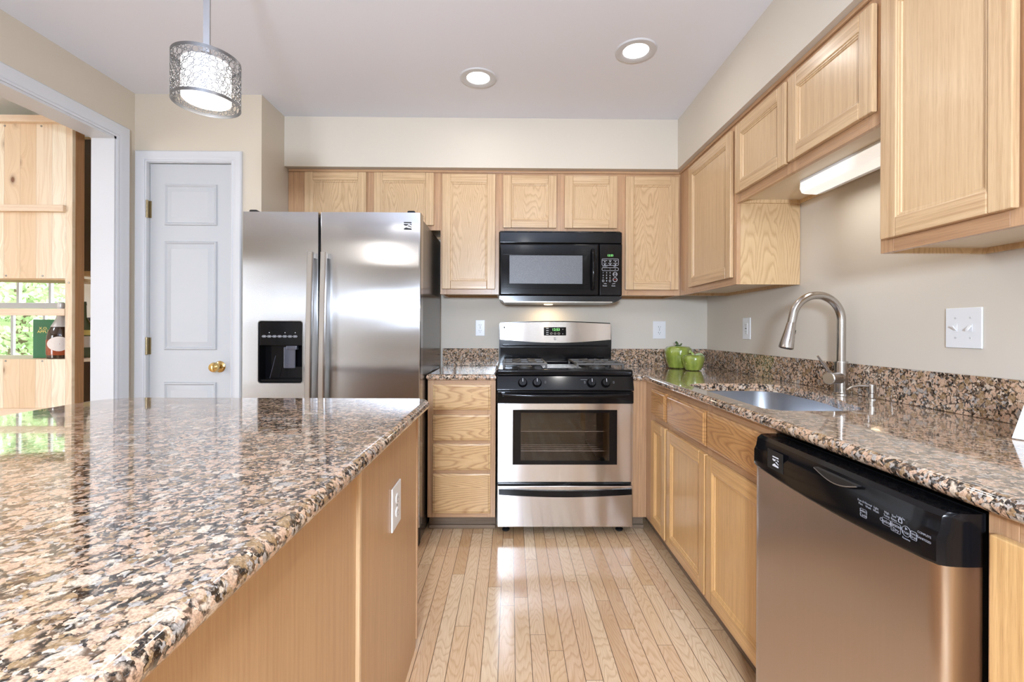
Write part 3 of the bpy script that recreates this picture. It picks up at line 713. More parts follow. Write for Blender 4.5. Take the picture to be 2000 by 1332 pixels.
# ------------------------------------------------------------------ electrical plates
def plate(label, loc, rz, w_, h_, kind, cat='outlet'):
    """local: plate in x/z plane, front at -y"""
    nm = {'duplex': 'wall_outlet', 'gfci': 'wall_outlet', 'switch': 'light_switch'}[kind]
    o = thing(nm, label, cat, loc, rz)
    b = bmesh.new(); box(b, -w_ / 2, w_ / 2, -.006, -.0003, -h_ / 2, h_ / 2, .004, 0, 3); link('cover_plate', b, plastic, o)
    def slots(cx, cz, bb):
        for sx_, hh in ((-.0065, .009), (.0065, .007)): box(bb, cx + sx_ - .0012, cx + sx_ + .0012, -.0088, -.0078, cz + .002 - hh / 2, cz + .002 + hh / 2)
        lathe(bb, [(.0025, 0), (.0025, .001)], (cx, -.0078, cz - .0085), 10, 0, Matrix.Rotation(R(90), 3, 'X'))
    if kind == 'duplex':
        for s in (-1, 1):
            b = bmesh.new()
            t = [(.0165 * math.cos(a) * 1.02, .0145 * math.sin(a)) for a in [2 * PI * i / 28 for i in range(28)]]
            prism(b, [(x, z + s * .0195) for x, z in t], 'Y', -.0082, -.004); r_ = link('receptacle', b, plastic, o)
            b = bmesh.new(); slots(0, s * .0195, b); link('slot', b, slotm, r_)
        b = bmesh.new(); lathe(b, [(.003, 0), (.003, .0012)], (0, -.0058, 0), 12, 0, Matrix.Rotation(R(90), 3, 'X')); link('screw', b, slotm, o)
    elif kind == 'gfci':
        b = bmesh.new(); box(b, -.0165, .0165, -.0082, -.004, -.033, .033, .0015); r_ = link('receptacle', b, plastic, o)
        b = bmesh.new(); slots(0, .019, b); slots(0, -.019, b); box(b, -.008, -.001, -.0088, -.0078, -.004, .004); box(b, .001, .008, -.0088, -.0078, -.004, .004); link('slot', b, slotm, r_)
    else:
        for s in (-1, 1):
            cx = s * .023
            b = bmesh.new(); box(b, cx - .0055, cx + .0055, -.0068, -.004, -.012, .012, .0005); tilt = 1 if s < 0 else -1
            prism(b, [(-.006, -.005), (-.018, .004 * tilt + .004), (-.018, .004 * tilt - .001), (-.006, -.009)] if tilt > 0 else [(-.006, .009), (-.018, -.003), (-.018, -.008), (-.006, .004)], 'X', cx - .0035, cx + .0035)
            link('toggle', b, plastic, o)
            for z in (-.030, .030):
                b = bmesh.new(); lathe(b, [(.0032, 0), (.0032, .0014)], (cx, -.0058, z), 12, 0, Matrix.Rotation(R(90), 3, 'X')); link('screw', b, simple('screw_white', lin(205, 206, 205), 0.35) if 'screw_white' not in MATS else MATS['screw_white'], o)
    return o
plate('white duplex outlet on the back wall left of the range', (-.210, YW, 1.149), 0, .064, .110, 'duplex')
plate('white duplex outlet on the back wall above the green ceramic peppers', (1.033, YW, 1.140), 0, .088, .122, 'duplex')
plate('white narrow outlet on the right wall near the corner, left of the faucet', (XW, 2.653, 1.150), RIGHT, .086, .125, 'gfci')
plate('white double toggle switch plate on the right wall right of the faucet', (XW, 1.375, 1.148), RIGHT, .112, .122, 'switch', 'light switch')
plate('white duplex outlet on the oak side of the island', (PX, 1.350, .625), PI / 2, .098, .124, 'duplex')

# ------------------------------------------------------------------ refrigerator
fx0, fx1, fy = -1.372, -.462, 2.37
fr = thing('refrigerator', 'stainless side-by-side refrigerator with black ice dispenser and two long handles', 'refrigerator', ((fx0 + fx1) / 2, 2.75, 0))
def sub(o, p):   # keep world placement when parented to a thing away from the origin
    o.parent = p; o.location = (-p.location.x, -p.location.y, -p.location.z); return o
def P(bm, name, m, par, smooth=True):
    o = link(name, bm, m, smooth=smooth); root = par
    if par.parent is None: return sub(o, par)
    o.parent = par; return o
b = bmesh.new(); box(b, fx0 + .008, fx1 - .010, fy + .075, 3.10, .02, 1.725, .004); P(b, 'body', dkside, fr)
seam = -.979
def curved_front(bm, x0, x1, z0, z1, y0, y1, r=.012, bow=.0, hole=None):
    t = bmesh.new(); n = 10
    prof = [(x0, y1), (x0, y0 + r), (x0 + r * .3, y0 + r * .3), (x0 + r, y0)]
    prof += [(x0 + r + (x1 - x0 - 2 * r) * i / n, y0 - bow * math.sin(PI * i / n)) for i in range(1, n)]
    prof += [(x1 - r, y0), (x1 - r * .3, y0 + r * .3), (x1, y0 + r), (x1, y1)]
    prism(bm, prof, 'Z', z0, z1); t.free()
b = bmesh.new(); curved_front(b, seam + .004, fx1, .12, 1.735, fy, fy + .068, .010, .006); rd = P(b, 'door', st_fr, fr)
# left door built around the dispenser opening
dX0, dX1, dZ0, dZ1 = -1.286, -1.061, .861, 1.177
b = bmesh.new(); y0, y1 = fy, fy + .068
t = bmesh.new()
oz = [(fx0 + .006, .12), (seam - .005, .12), (seam - .005, 1.735), (fx0 + .006, 1.735)]
rr_ = .014
inn = rcorner(dX0 + rr_, dZ0 + rr_, rr_, 180, 270, 5) + rcorner(dX1 - rr_, dZ0 + rr_, rr_, 270, 360, 5) + rcorner(dX1 - rr_, dZ1 - rr_, rr_, 0, 90, 5) + rcorner(dX0 + rr_, dZ1 - rr_, rr_, 90, 180, 5)
ov = [t.verts.new((x, y0 - .002, z)) for x, z in oz]; iv = [t.verts.new((x, y0 - .002, z)) for x, z in inn]
e = [t.edges.new((ov[i], ov[(i + 1) % 4])) for i in range(4)] + [t.edges.new((iv[i], iv[(i + 1) % len(iv)])) for i in range(len(iv))]
bmesh.ops.triangle_fill(t, edges=e, use_beauty=True)
o2 = [t.verts.new((x + (-.006 if i in (0, 3) else .0), y0 + .01, z)) for i, (x, z) in enumerate(oz)]; o3 = [t.verts.new((v.co.x, y1, v.co.z)) for v in o2]
i2 = [t.verts.new((x, y0 + .012, z)) for x, z in inn]
for A, B in ((ov, o2), (o2, o3)):
    for i in range(4): t.faces.new((A[i], A[(i + 1) % 4], B[(i + 1) % 4], B[i]))
t.faces.new(o3)
for i in range(len(iv)): t.faces.new((iv[i], iv[(i + 1) % len(iv)], i2[(i + 1) % len(iv)], i2[i]))
bmesh.ops.recalc_face_normals(t, faces=t.faces); merge(b, t)
ld = P(b, 'door', st_fr, fr, False)
# dispenser
b = bmesh.new()
prism(b, inn, 'Y', fy + .060, fy + .064)
def ringwall(bm, loop, y0, y1, th):
    t = bmesh.new(); A = [t.verts.new((x, y0, z)) for x, z in loop]; B = [t.verts.new((x, y1, z)) for x, z in loop]; n = len(loop)
    C_ = [t.verts.new((x, y0, z)) for x, z in offset_poly(loop, th)]
    D_ = [t.verts.new((x, y1, z)) for x, z in offset_poly(loop, th)]
    for i in range(n):
        j = (i + 1) % n
        t.faces.new((A[i], A[j], B[j], B[i])); t.faces.new((C_[i], C_[j], A[j], A[i])); t.faces.new((D_[i], D_[j], C_[j], C_[i])); t.faces.new((B[i], B[j], D_[j], D_[i]))
    bmesh.ops.recalc_face_normals(t, faces=t.faces); merge(bm, t)
ringwall(b, inn, fy + .0, fy + .060, .004)
box(b, dX0 + .003, dX1 - .003, fy + .001, fy + .06, 1.052, dZ1 - .003, .004)
box(b, dX0 + .004, dX1 - .004, fy + .006, fy + .06, dZ0 + .004, dZ0 + .018, .003)
dp = P(b, 'ice_dispenser', blackg, ld)
b = bmesh.new(); ringwall(b, offset_poly(inn, -.0035), fy - .0045, fy - .0015, .0035); P(b, 'dispenser_trim', silver, ld)
b = bmesh.new(); box(b, -1.165, -1.105, fy + .012, fy + .020, .935, 1.045, .006); box(b, -1.150, -1.095, fy + .004, fy + .03, 1.030, 1.052, .005)
tube(b, [(-1.205, fy + .012, 1.00), (-1.232, fy + .008, .885)], .0016, 6)
P(b, 'dispenser_paddle', simple('clear_grey_paddle', (0.06, 0.065, 0.09), 0.08, coat=1), ld)
b = bmesh.new()
for x in (-1.232, -1.152, -1.100): lathe(b, [(.0022, 0), (.0022, .001)], (x, fy + .001, 1.118), 8, 0, Matrix.Rotation(R(90), 3, 'X'))
for q in range(7):
    x = -1.258 + q * .0262
    tube(b, [(x + .011 * math.cos(2 * PI * i / 14), fy + .0004, 1.099 + .005 * math.sin(2 * PI * i / 14)) for i in range(15)], .0006, 4)
    box(b, x - .006, x + .006, fy + .0002, fy + .0009, 1.098, 1.100)
P(b, 'dispenser_markings', mark, ld)
for hx, side, dd in ((-1.0115, 1, ld), (-.9455, -1, rd)):
    b = bmesh.new(); n = 18; t = bmesh.new(); rings = []
    for i in range(n + 1):
        f = i / n; z = 1.525 - f * 1.12; dep = .045 + .012 * math.sin(PI * f); xx = hx - side * 0 + .004 * math.cos(2 * PI * f) * 0
        wob = -.006 * math.sin(PI * f) * side * 0
        xx = hx + (-.010 * f if True else 0) * 1.0 + .003
        w_ = .0135; y_ = fy - dep
        rings.append([t.verts.new(c) for c in ((xx - w_, y_ + .022, z), (xx - w_, y_ + .003, z), (xx - w_ + .003, y_, z), (xx + w_ - .003, y_, z), (xx + w_, y_ + .003, z), (xx + w_, y_ + .022, z))])
    for A, B in zip(rings, rings[1:]):
        for i in range(6): t.faces.new((A[i], A[(i + 1) % 6], B[(i + 1) % 6], B[i]))
    t.faces.new(rings[0]); t.faces.new(rings[-1]); bmesh.ops.recalc_face_normals(t, faces=t.faces); merge(b, t)
    for z in (1.510, .425): box(b, rings and hx - .010, hx + .014, fy - .030, fy - .002, z - .013, z + .013, .003)
    P(b, 'handle', simple('satin_handle', (0.50, 0.48, 0.46), 0.3, 1) if 'satin_handle' not in MATS else MATS['satin_handle'], dd)
for x in (-1.325, -.515):
    b = bmesh.new(); box(b, x - .02, x + .02, fy + .012, fy + .10, 1.733, 1.750, .007, 0, 3); P(b, 'hinge_cover', blackp, fr)
b = bmesh.new(); box(b, fx0 + .01, fx1 - .01, fy + .03, fy + .075, .01, .11, .004)
for q in range(5): box(b, fx0 + .03, fx1 - .03, fy + .026, fy + .032, .03 + q * .016, .037 + q * .016)
P(b, 'base_grille', blackp, fr)
def emblem(bm, cx, cz, y, s, mat=0):
    """small square badge: bars over a swooping letter shape"""
    h = s / 2; th = .0006
    def q(pts): prism(bm, [(cx + u * h, cz + v * h) for u, v in pts], 'Y', y - th, y, mat)
    q([(-1, .78), (1, .78), (1, 1), (-1, 1)])
    q([(-1, .20), (-.4, .02), (.1, .38), (.3, .5), (-.2, .42), (-1, .48)])
    q([(.35, .48), (1, .48), (1, .2), (.55, .42)])
    q([(-.05, .02), (.3, .06), (1, -.30), (1, -.42), (.3, -.14)])
    q([(-1, -1), (1, -1), (1, -.72), (.2, -.62), (-.3, -.42), (-.75, -.62), (-1, -.80)])
b = bmesh.new(); emblem(b, -.528, 1.667, fy - .0062, .038); P(b, 'emblem', blackp, rd)

# ------------------------------------------------------------------ microwave (over the range)
mx0, mx1, my, mz0, mz1 = -.070, .680, 2.802, 1.318, 1.737
mw = thing('microwave', 'black over-the-range microwave with green clock below the wall cabinet', 'microwave', ((mx0 + mx1) / 2, 3.0, mz0))
b = bmesh.new(); box(b, mx0 + .002, mx1 - .002, my + .045, YW - .002, mz0 + .008, mz1 + .011, .003); P(b, 'case', blackm, mw)
b = bmesh.new(); box(b, mx0, mx1, my + .012, my + .05, 1.667, mz1, .006)
for q in range(9): box(b, mx0 + .03 + q * .078, mx0 + .09 + q * .078, my + .014, my + .04, mz1 - .001, mz1 + .003)
P(b, 'vent_grille', blackg, mw)
mdx = .538
b = bmesh.new(); box(b, mx0, mdx, my, my + .045, mz0 + .028, 1.664, .012, 0, 4); md_ = P(b, 'door', blackg, mw)
b = bmesh.new(); box(b, -.008, .436, my - .0012, my + .002, 1.418, 1.590, .0005); P(b, 'window', screen, md_)
b = bmesh.new()
for (x0, x1, z0, z1) in ((-.045, .475, 1.594, 1.622), (-.045, .475, 1.388, 1.414), (-.045, -.012, 1.414, 1.594), (.440, .475, 1.414, 1.594)): box(b, x0, x1, my - .003, my + .002, z0, z1, .001)
P(b, 'window_surround', blackg, md_)
b = bmesh.new(); n = 14
tube(b, [(.497, my - .006 - .030 * math.sin(PI * i / n) ** .6, 1.385 + .240 * i / n) for i in range(n + 1)], .0105, 12); P(b, 'handle', blackg, md_)
b = bmesh.new(); box(b, mdx + .002, mx1, my + .004, my + .045, mz0 + .028, 1.664, .008, 0, 3); cp = P(b, 'control_panel', blackg, mw)
b = bmesh.new(); prism(b, [(mx0, 1.344), (mx1, 1.344), (mx1 - .004, 1.328), (mx1 - .035, 1.312), (mx1 - .045, 1.306), (mx0 + .030, 1.306), (mx0 + .022, 1.316), (mx0, 1.324)], 'Y', my + .012, YW - .06)
P(b, 'bottom_vent', blackm, mw)
b = bmesh.new(); box(b, mx0 + .03, mx1 - .06, my + .008, my + .013, 1.306, 1.311); P(b, 'bottom_trim', nickel, mw)
yy = my + .0036
b = bmesh.new(); text(b, '12:53', T((.606, yy, 1.592)), .017); P(b, 'clock_digits', digit, cp)
b = bmesh.new()
def rrect(bm, x0, x1, z0, z1, r, y, w_=.0008, seg=4, mat=0):
    lp = rcorner(x0 + r, z0 + r, r, 180, 270, seg) + rcorner(x1 - r, z0 + r, r, 270, 360, seg) + rcorner(x1 - r, z1 - r, r, 0, 90, seg) + rcorner(x0 + r, z1 - r, r, 90, 180, seg)
    tube(bm, [(x, y, z) for x, z in lp + [lp[0]]], w_, 4, mat)
rrect(b, .556, .656, 1.532, 1.572, .005, yy); rrect(b, .556, .656, 1.500, 1.518, .007, yy)
for r_, c_ in ((0, 1.562), (1, 1.544)):
    for i, s in enumerate((('POPCORN', 'PIZZA', 'POTATO'), ('COOK', 'REHEAT', 'DEFROST'))[r_]):
        text(b, s, T((.573 + i * .0325, yy, c_)), .0062); box(b, .569 + i * .0325, .577 + i * .0325, yy - .0003, yy, c_ - .009, c_ - .006)
text(b, 'CONVECT', T((.574, yy, 1.525)), .006); text(b, 'BROIL', T((.635, yy, 1.525)), .006)
for i in range(3): text(b, '-+o'[i], T((.573 + i * .032, yy, 1.509)), .010)
for i, s in enumerate(('1', '2', '3', '4', '5', '6', '7', '8', '9', '', '0', '')):
    if s: text(b, s, T((.563 + (i % 3) * .021, yy, 1.487 - (i // 3) * .0165)), .012)
for (x, z) in ((.563, 1.4375), (.605, 1.4375)): rrect(b, x - .005, x + .005, z - .006, z + .006, .004, yy)
for z in (1.478, 1.445): tube(b, [(.636 + .0125 * math.cos(2 * PI * i / 20), yy, z + .0125 * math.sin(2 * PI * i / 20)) for i in range(21)], .0011, 4)
text(b, 'STOP', T((.636, yy, 1.478)), .0085)
text(b, 'TIMER', T((.576, yy, 1.420)), .0065); text(b, 'LIGHT', T((.628, yy, 1.420)), .0065)
text(b, 'Power', T((.574, yy, 1.407)), .010); text(b, 'Cook', T((.626, yy, 1.407)), .010)
P(b, 'keypad_markings', mark, cp)
b = bmesh.new(); text(b, 'START', T((.636, yy, 1.445)), .0085); P(b, 'start_marking', red, cp)

# ------------------------------------------------------------------ gas range
rx0, rx1 = -.073, .680; rc = (rx0 + rx1) / 2
rg = thing('gas_range', 'stainless and black freestanding gas range with four burners and oven', 'stove', (rc, 2.88, 0))
b = bmesh.new(); box(b, rx0, rx1, 2.585, 3.13, .045, .895, .002)
P(b, 'body', blackm, rg)
# backguard: tapered black housing + arched steel fascia
def arch(xs, za, zb_, bow):  # points of an arc between the ends
    return [(x, za + (zb_ - za) * i / (len(xs) - 1) + bow * math.sin(PI * i / (len(xs) - 1))) for i, x in enumerate(xs)]
N = 16; bx0, bx1 = rx0 - .004, rx1 + .002
xs = [bx0 + .008 + (bx1 - bx0 - .016) * i / N for i in range(N + 1)]
b = bmesh.new(); top = arch(xs, 1.186, 1.186, .012)
prism(b, [(bx0, .90), (bx1, .90), (bx1 + .003, 1.05), (bx1, 1.176)] + top[::-1] + [(bx0, 1.176)], 'Y', 3.125, YW - .023 - .003)
P(b, 'backguard', blackm, rg)
b = bmesh.new(); xs2 = [bx0 + .006 + (bx1 - bx0 - .010) * i / N for i in range(N + 1)]
up = arch(xs2, 1.179, 1.179, .012); lo = arch(xs2, 1.073, 1.073, -.022)
prism(b, lo + up[::-1], 'Y', 3.112, 3.126); fas = P(b, 'steel_fascia', st_ov, rg)
b = bmesh.new(); prism(b, [(-.068, 3.126), (rx1 - .004, 3.126), (rx1 - .004, 3.108), (-.068, 3.108)], 'Z', .935, 1.02)
box(b, rx0 + .02, rx1 - .02, 3.10, 3.126, 1.028, 1.040, .004); P(b, 'backguard_lower_panel', blackg, rg)
b = bmesh.new(); box(b, .225, .375, 3.106, 3.113, 1.100, 1.156, .010, 0, 4); ck = P(b, 'clock_panel', blackg, rg)
yy = 3.1055
b = bmesh.new(); text(b, '12:53', T((.306, yy, 1.139)), .024); P(b, 'clock_digits', digit, rg)
b = bmesh.new()
for z in (1.147, 1.133, 1.120, 1.108): box(b, .240, .256, yy - .0003, yy, z - .0015, z + .0015)
P(b, 'timer_marks', mark, rg); b = bmesh.new(); text(b, '^', T((.352, yy, 1.139)), .014); P(b, 'up_arrow', mark, rg); b = bmesh.new(); text(b, 'v', T((.352, yy, 1.112)), .012)
P(b, 'down_arrow', mark, rg); b = bmesh.new()
for x in (.275, .300, .325): rrect(b, x - .007, x + .007, 1.108, 1.118, .004, yy, .0006)
P(b, 'timer_buttons', mark, rg)
b = bmesh.new(); emblem(b, .300, 1.078, 3.1115, .016); P(b, 'emblem', blackp, rg); b = bmesh.new(); box(b, rx0 + .026, rx0 + .037, 3.1112, 3.112, 1.146, 1.160); P(b, 'corner_badge', blackp, rg)
# cooktop
b = bmesh.new(); box(b, rx0 - .003, rx1 + .003, 2.562, 3.12, .880, .917, .010, 0, 4)
box(b, rx0 + .02, rx1 - .02, 3.04, 3.112, .915, .935, .008)
P(b, 'cooktop', blackg, rg)
b = bmesh.new()
for q in range(5): box(b, .190, .415, 2.70 + q * .06, 2.715 + q * .06, .9165, .9185)
P(b, 'centre_trim', nickel, rg)
for gx in (.055, .545):
    b = bmesh.new(); z1_ = .948; w_, y0_, y1_ = .165 if gx > .3 else .155, 2.64, 3.02
    x0_, x1_ = gx - w_ + (.035 if gx < .3 else 0), gx + w_ - (0 if gx < .3 else .035)
    x0_, x1_ = max(x0_, rx0 + .03), min(x1_, rx1 - .03)
    for y in (y0_, (y0_ + y1_) / 2, y1_): box(b, x0_, x1_, y - .005, y + .005, z1_ - .012, z1_, .002)
    for x in (x0_, x1_ - .01): box(b, x, x + .01, y0_, y1_, z1_ - .012, z1_, .002)
    for y in (y0_, y1_):
        for x in (x0_ + .005, x1_ - .005, (x0_ + x1_) / 2):
            if x != (x0_ + x1_) / 2: box(b, x - .006, x + .006, y - .006, y + .006, .9172, z1_, .002)
    cx = (x0_ + x1_) / 2
    for cy in (2.735, 2.925):
        for a in range(4):
            an = PI / 4 + a * PI / 2
            p0 = Vector((cx + .035 * math.cos(an), cy + .035 * math.sin(an), z1_ + .003)); p1 = Vector((cx + .10 * math.cos(an), cy + .085 * math.sin(an), z1_ - .004))
            tube(b, [p0 + Vector((0, 0, -.008)), p0, p1], .005, 6)
    P(b, 'burner_grate', iron, rg)
    for cy in (2.735, 2.925):
        b = bmesh.new(); lathe(b, [(0, .9172), (.046, .9172), (.046, .922), (.034, .925), (.034, .934), (.030, .937), (0, .937)], (cx, cy, 0), 28, cap=False); P(b, 'burner', iron, rg)
# control panel and knobs
b = bmesh.new(); prism(b, [(2.555, .880), (2.600, .880), (2.600, .804), (2.532, .804), (2.530, .812), (2.552, .872)], 'X', rx0, rx1)
ctl = P(b, 'control_panel', blackg, rg)
nrm = Matrix.Rotation(R(90 - 20), 3, 'X')
for kx in (.068, .147, .447, .526):
    b = bmesh.new(); c0 = Vector((kx, 2.5435, .8445))
    lathe(b, [(.0, .0), (.026, 0), (.025, .006), (.0225, .009), (.021, .020), (.019, .023), (0, .023)], c0, 28, 0, nrm, cap=False)
    t = bmesh.new(); bmesh.ops.create_cube(t, size=1)
    bmesh.ops.transform(t, matrix=T(c0) @ nrm.to_4x4() @ T((0, .0, .027)) @ Matrix.Diagonal((.009, .040, .012, 1)), verts=t.verts)
    bmesh.ops.bevel(t, geom=list(t.edges), offset=.002, segments=2, affect='EDGES'); merge(b, t)
    kn = P(b, 'knob', blackg, rg)
    b = bmesh.new(); t = bmesh.new(); bmesh.ops.create_cube(t, size=1)
    bmesh.ops.transform(t, matrix=T(c0) @ nrm.to_4x4() @ T((0, .009, .0334)) @ Matrix.Diagonal((.0022, .018, .001, 1)), verts=t.verts); merge(b, t)
    o = link('pointer_mark', b, mark); o.parent = kn
b = bmesh.new()
for x in (.193, .410, .570): text(b, '\u25a1' if False else '[]', T((x, 2.5405, .850)) @ Matrix.Rotation(R(-20), 4, 'X'), .014)
box(b, .388, .424, 2.5445, 2.5450, .8625, .8650)
P(b, 'burner_markings', markd, rg)
# oven door
b = bmesh.new(); box(b, rx0, rx1, 2.535, 2.585, .733, .800, .004, 0, 3)
dr = P(b, 'oven_door', blackg, rg)
b = bmesh.new(); n = 20
tube(b, [(rx0 + .03 + (rx1 - rx0 - .06) * i / n, 2.515 - .012 * math.sin(PI * i / n), .783 - .006 * math.sin(PI * i / n)) for i in range(n + 1)], .011, 12)
for x in (rx0 + .035, rx1 - .035): box(b, x - .012, x + .012, 2.505, 2.54, .773, .793, .004)
o = link('door_handle', b, blackg); o.parent = dr
b = bmesh.new(); wx0, wx1, wz0, wz1 = .014, .588, .398, .699
gx0, gx1, gz0, gz1 = .058, .545, .420, .682
for (x0, x1, z0, z1) in ((rx0 + .006, wx0, .304, .733), (wx1, rx1 - .006, .304, .733), (wx0, wx1, .304, wz0), (wx0, wx1, wz1, .733)): box(b, x0, x1, 2.530, 2.55, z0, z1)
bmesh.ops.remove_doubles(b, verts=b.verts, dist=1e-5)
o = link('door_skin', b, st_ov); o.parent = dr
b = bmesh.new()
for (x0, x1, z0, z1) in ((wx0, gx0, wz0, wz1), (gx1, wx1, wz0, wz1), (gx0, gx1, wz0, gz0), (gx0, gx1, gz1, wz1)): box(b, x0, x1, 2.5295, 2.55, z0, z1)
o = link('window_border', b, blackg); o.parent = dr
b = bmesh.new(); box(b, gx0, gx1, 2.5297, 2.533, gz0, gz1); o = link('oven_window', b, ovenglass); o.parent = dr
b = bmesh.new()
cav = [(gx0 - .03, gx1 + .03, 2.95, 2.96, .36, .71), (gx0 - .03, gx0 - .02, 2.55, 2.95, .36, .71), (gx1 + .02, gx1 + .03, 2.55, 2.95, .36, .71), (gx0 - .03, gx1 + .03, 2.55, 2.95, .35, .36), (gx0 - .03, gx1 + .03, 2.55, 2.95, .71, .72)]
b.free()
# hollow oven: replace the body by panels so the window looks into a cavity
body = [c_ for c_ in bpy.data.objects if c_.name.startswith('body') and c_.parent == rg][0]
b = bmesh.new()
box(b, rx0, rx0 + .03, 2.585, 3.13, .045, .88); box(b, rx1 - .03, rx1, 2.585, 3.13, .045, .88)
box(b, rx0 + .03, rx1 - .03, 3.0, 3.13, .045, .88); box(b, rx0 + .03, rx1 - .03, 2.585, 3.0, .045, .36); box(b, rx0 + .03, rx1 - .03, 2.585, 3.0, .72, .88)
old = body.data; b.to_mesh(old); b.free()
for z, mm in ((.455, 'a'), (.565, 'b')):
    b = bmesh.new()
    for q in range(9): tube(b, [(rx0 + .035, 2.60 + q * .045, z), (rx1 - .035, 2.60 + q * .045, z)], .0028 if q in (0, 8) else .0018, 6)
    for q in range(3): tube(b, [(.05 + q * .26, 2.60, z), (.05 + q * .26, 2.96, z)], .002, 6)
    P(b, 'oven_rack', chrome, rg)
# drawer
b = bmesh.new(); box(b, rx0 + .004, rx1 - .004, 2.530, 2.585, .055, .281, .004, 0, 3); dw_ = P(b, 'storage_drawer', st_ov, rg)
b = bmesh.new(); n = 24; xs3 = [rx0 + .012 + (rx1 - rx0 - .024) * i / n for i in range(n + 1)]
up = arch(xs3, .268, .268, -.012); lo = arch(xs3, .236, .236, -.014)
prism(b, lo + up[::-1], 'Y', 2.520, 2.531); o = link('drawer_handle', b, blackg); o.parent = dw_
for x in (-.022, .622):
    b = bmesh.new(); lathe(b, [(.007, .012), (.007, .05), (.0, .05)], (x, 2.62, 0), 12, cap=False); lathe(b, [(0, 0.0005), (.018, .0005), (.021, .004), (.021, .010), (.012, .015), (0, .015)], (x, 2.62, 0), 20, cap=False)
    P(b, 'foot', blackp, rg)

# ------------------------------------------------------------------ dishwasher
wY0, wY1 = 1.322, .736     # far edge, near edge
dwt = thing('dishwasher', 'stainless dishwasher with black control panel under the right worktop', 'dishwasher', (XB, wY0, 0), RIGHT)
WD = wY0 - wY1
def prof_side(bm, pts, x0, x1, mat=0): prism(bm, pts, 'X', x0, x1, mat)   # pts are (y,z) local
b = bmesh.new(); box(b, .004, WD - .004, .0, .56, .09, ZCB - .012); link('tub', b, blackm, dwt)
# steel door, rounded vertical edges
b = bmesh.new(); r_ = .014
pf = [(.003, -.002)] + [(.003 + r_ * (1 - math.cos(a)), -.058 - 0 + r_ * (1 - math.sin(a)) - r_ + 0) for a in [R(q) for q in (0, 30, 60, 90)]] 
left = [(.003, -.002), (.003, -.048), (.006, -.058), (.013, -.064), (.024, -.066), (.034, -.0662)]
right = [(WD - x, y) for x, y in left[::-1]]
prism(b, left + right, 'Z', .105, .757); link('door', b, st_dw, dwt)
# control panel: curved lower edge, sloped upper brow
n = 18; t = bmesh.new()
def cpan(bm, ya, yb, zlo, zhi, dip):
    xs_ = [.001 + (WD - .002) * i / n for i in range(n + 1)]
    lo_ = [(x, zlo - dip * math.sin(PI * i / n)) for i, x in enumerate(xs_)]
    t = bmesh.new()
    def col(x, zl):
        e = min(x - .001, WD - .001 - x); k_ = min(1, e / .016); k_ = math.sqrt(max(0, 1 - (1 - k_) ** 2))
        yf_ = lambda y: -.004 + (y + .004) * (.35 + .65 * k_)
        return [(x, -.002, zl), (x, yf_(-.070), zl), (x, yf_(-.074), zl + .006), (x, yf_(-.074), .800), (x, yf_(-.068), .812), (x, yf_(-.064), .834), (x, yf_(-.054), .842), (x, -.002, .842)]
    xs2_ = [.001, .003, .006, .011] + [x for x in xs_[1:-1]] + [WD - .011, WD - .006, WD - .003, WD - .001]
    rows = [[t.verts.new(c) for c in col(x, zlo - dip * math.sin(PI * (x - .001) / (WD - .002)))] for x in xs2_]
    for A, B in zip(rows, rows[1:]):
        for i in range(7): t.faces.new((A[i], A[i + 1], B[i + 1], B[i]))
        t.faces.new((A[7], A[0], B[0], B[7]))
    t.faces.new(rows[0]); t.faces.new(rows[-1][::-1]); bmesh.ops.recalc_face_normals(t, faces=t.faces); merge(bm, t)
b = bmesh.new(); cpan(b, 0, 0, .756, .842, .012); dcp = link('control_panel', b, blackg, dwt)
def dloc(Y): return wY0 - Y
b = bmesh.new(); n = 14; xa, xb_ = dloc(1.045), dloc(.915)
prism(b, [(xa + (xb_ - xa) * i / n, .826 - .0135 * math.sin(PI * i / n)) for i in range(n + 1)] + [(xa + (xb_ - xa) * i / n, .828) for i in range(n, -1, -1)], 'Y', -.0755, -.060)
link('pull_recess', b, blackp, dcp)
b = bmesh.new(); tube(b, [(xa + (xb_ - xa) * i / n, -.0752, .826 - .0145 * math.sin(PI * i / n)) for i in range(n + 1)], .0012, 6); link('recess_lip', b, silver, dcp)
yy = -.0743
b = bmesh.new(); box(b, dloc(1.235), dloc(1.165), yy - .0008, yy, .772, .822, .004); link('badge_plate', b, blackp, dcp)
b = bmesh.new(); emblem(b, dloc(1.197), .795, yy - .0008, .026); link('emblem', b, mark, dcp)
b = bmesh.new()
def dt(s, Y, z, sz): text(b, s, T((dloc(Y), yy, z)), sz)
for i, (a1, a2) in enumerate((('Pots &', 'Pans'), ('Normal', 'Wash'), ('Light', 'Wash'))): dt(a1, .905 - i * .019, .802, .006); dt(a2, .905 - i * .019, .796, .006)
dt('Select', .898, .784, .008); dt('Cycle', .898, .776, .008)
for i, (a1, a2) in enumerate((('High', 'Temp'), ('Sani', 'Rinse'))): dt(a1, .842 - i * .016, .803, .006); dt(a2, .842 - i * .016, .797, .006)
dt('Options', .843, .786, .009); dt('Heated', .822, .788, .0085); dt('Dry', .822, .780, .0085)
dt('Lock On', .812, .806, .005); rrect(b, dloc(.816), dloc(.809), .797, .803, .001, yy, .0007); tube(b, [(dloc(.8125) + .0025 * math.cos(a), yy, .803 + .003 * math.sin(a)) for a in [PI * i / 8 for i in range(9)]], .0005, 4)
cx_ = dloc(.800); tube(b, [(cx_ + .009 * math.cos(2 * PI * i / 20), yy, .787 + .009 * math.sin(2 * PI * i / 20)) for i in range(21)], .0004, 4)
prism(b, [(cx_ - .002, .789), (cx_ + .003, .7915), (cx_ - .002, .794)], 'Y', yy - .0003, yy); dt('START', .800, .784, .0058); dt('Resume', .800, .774, .005)
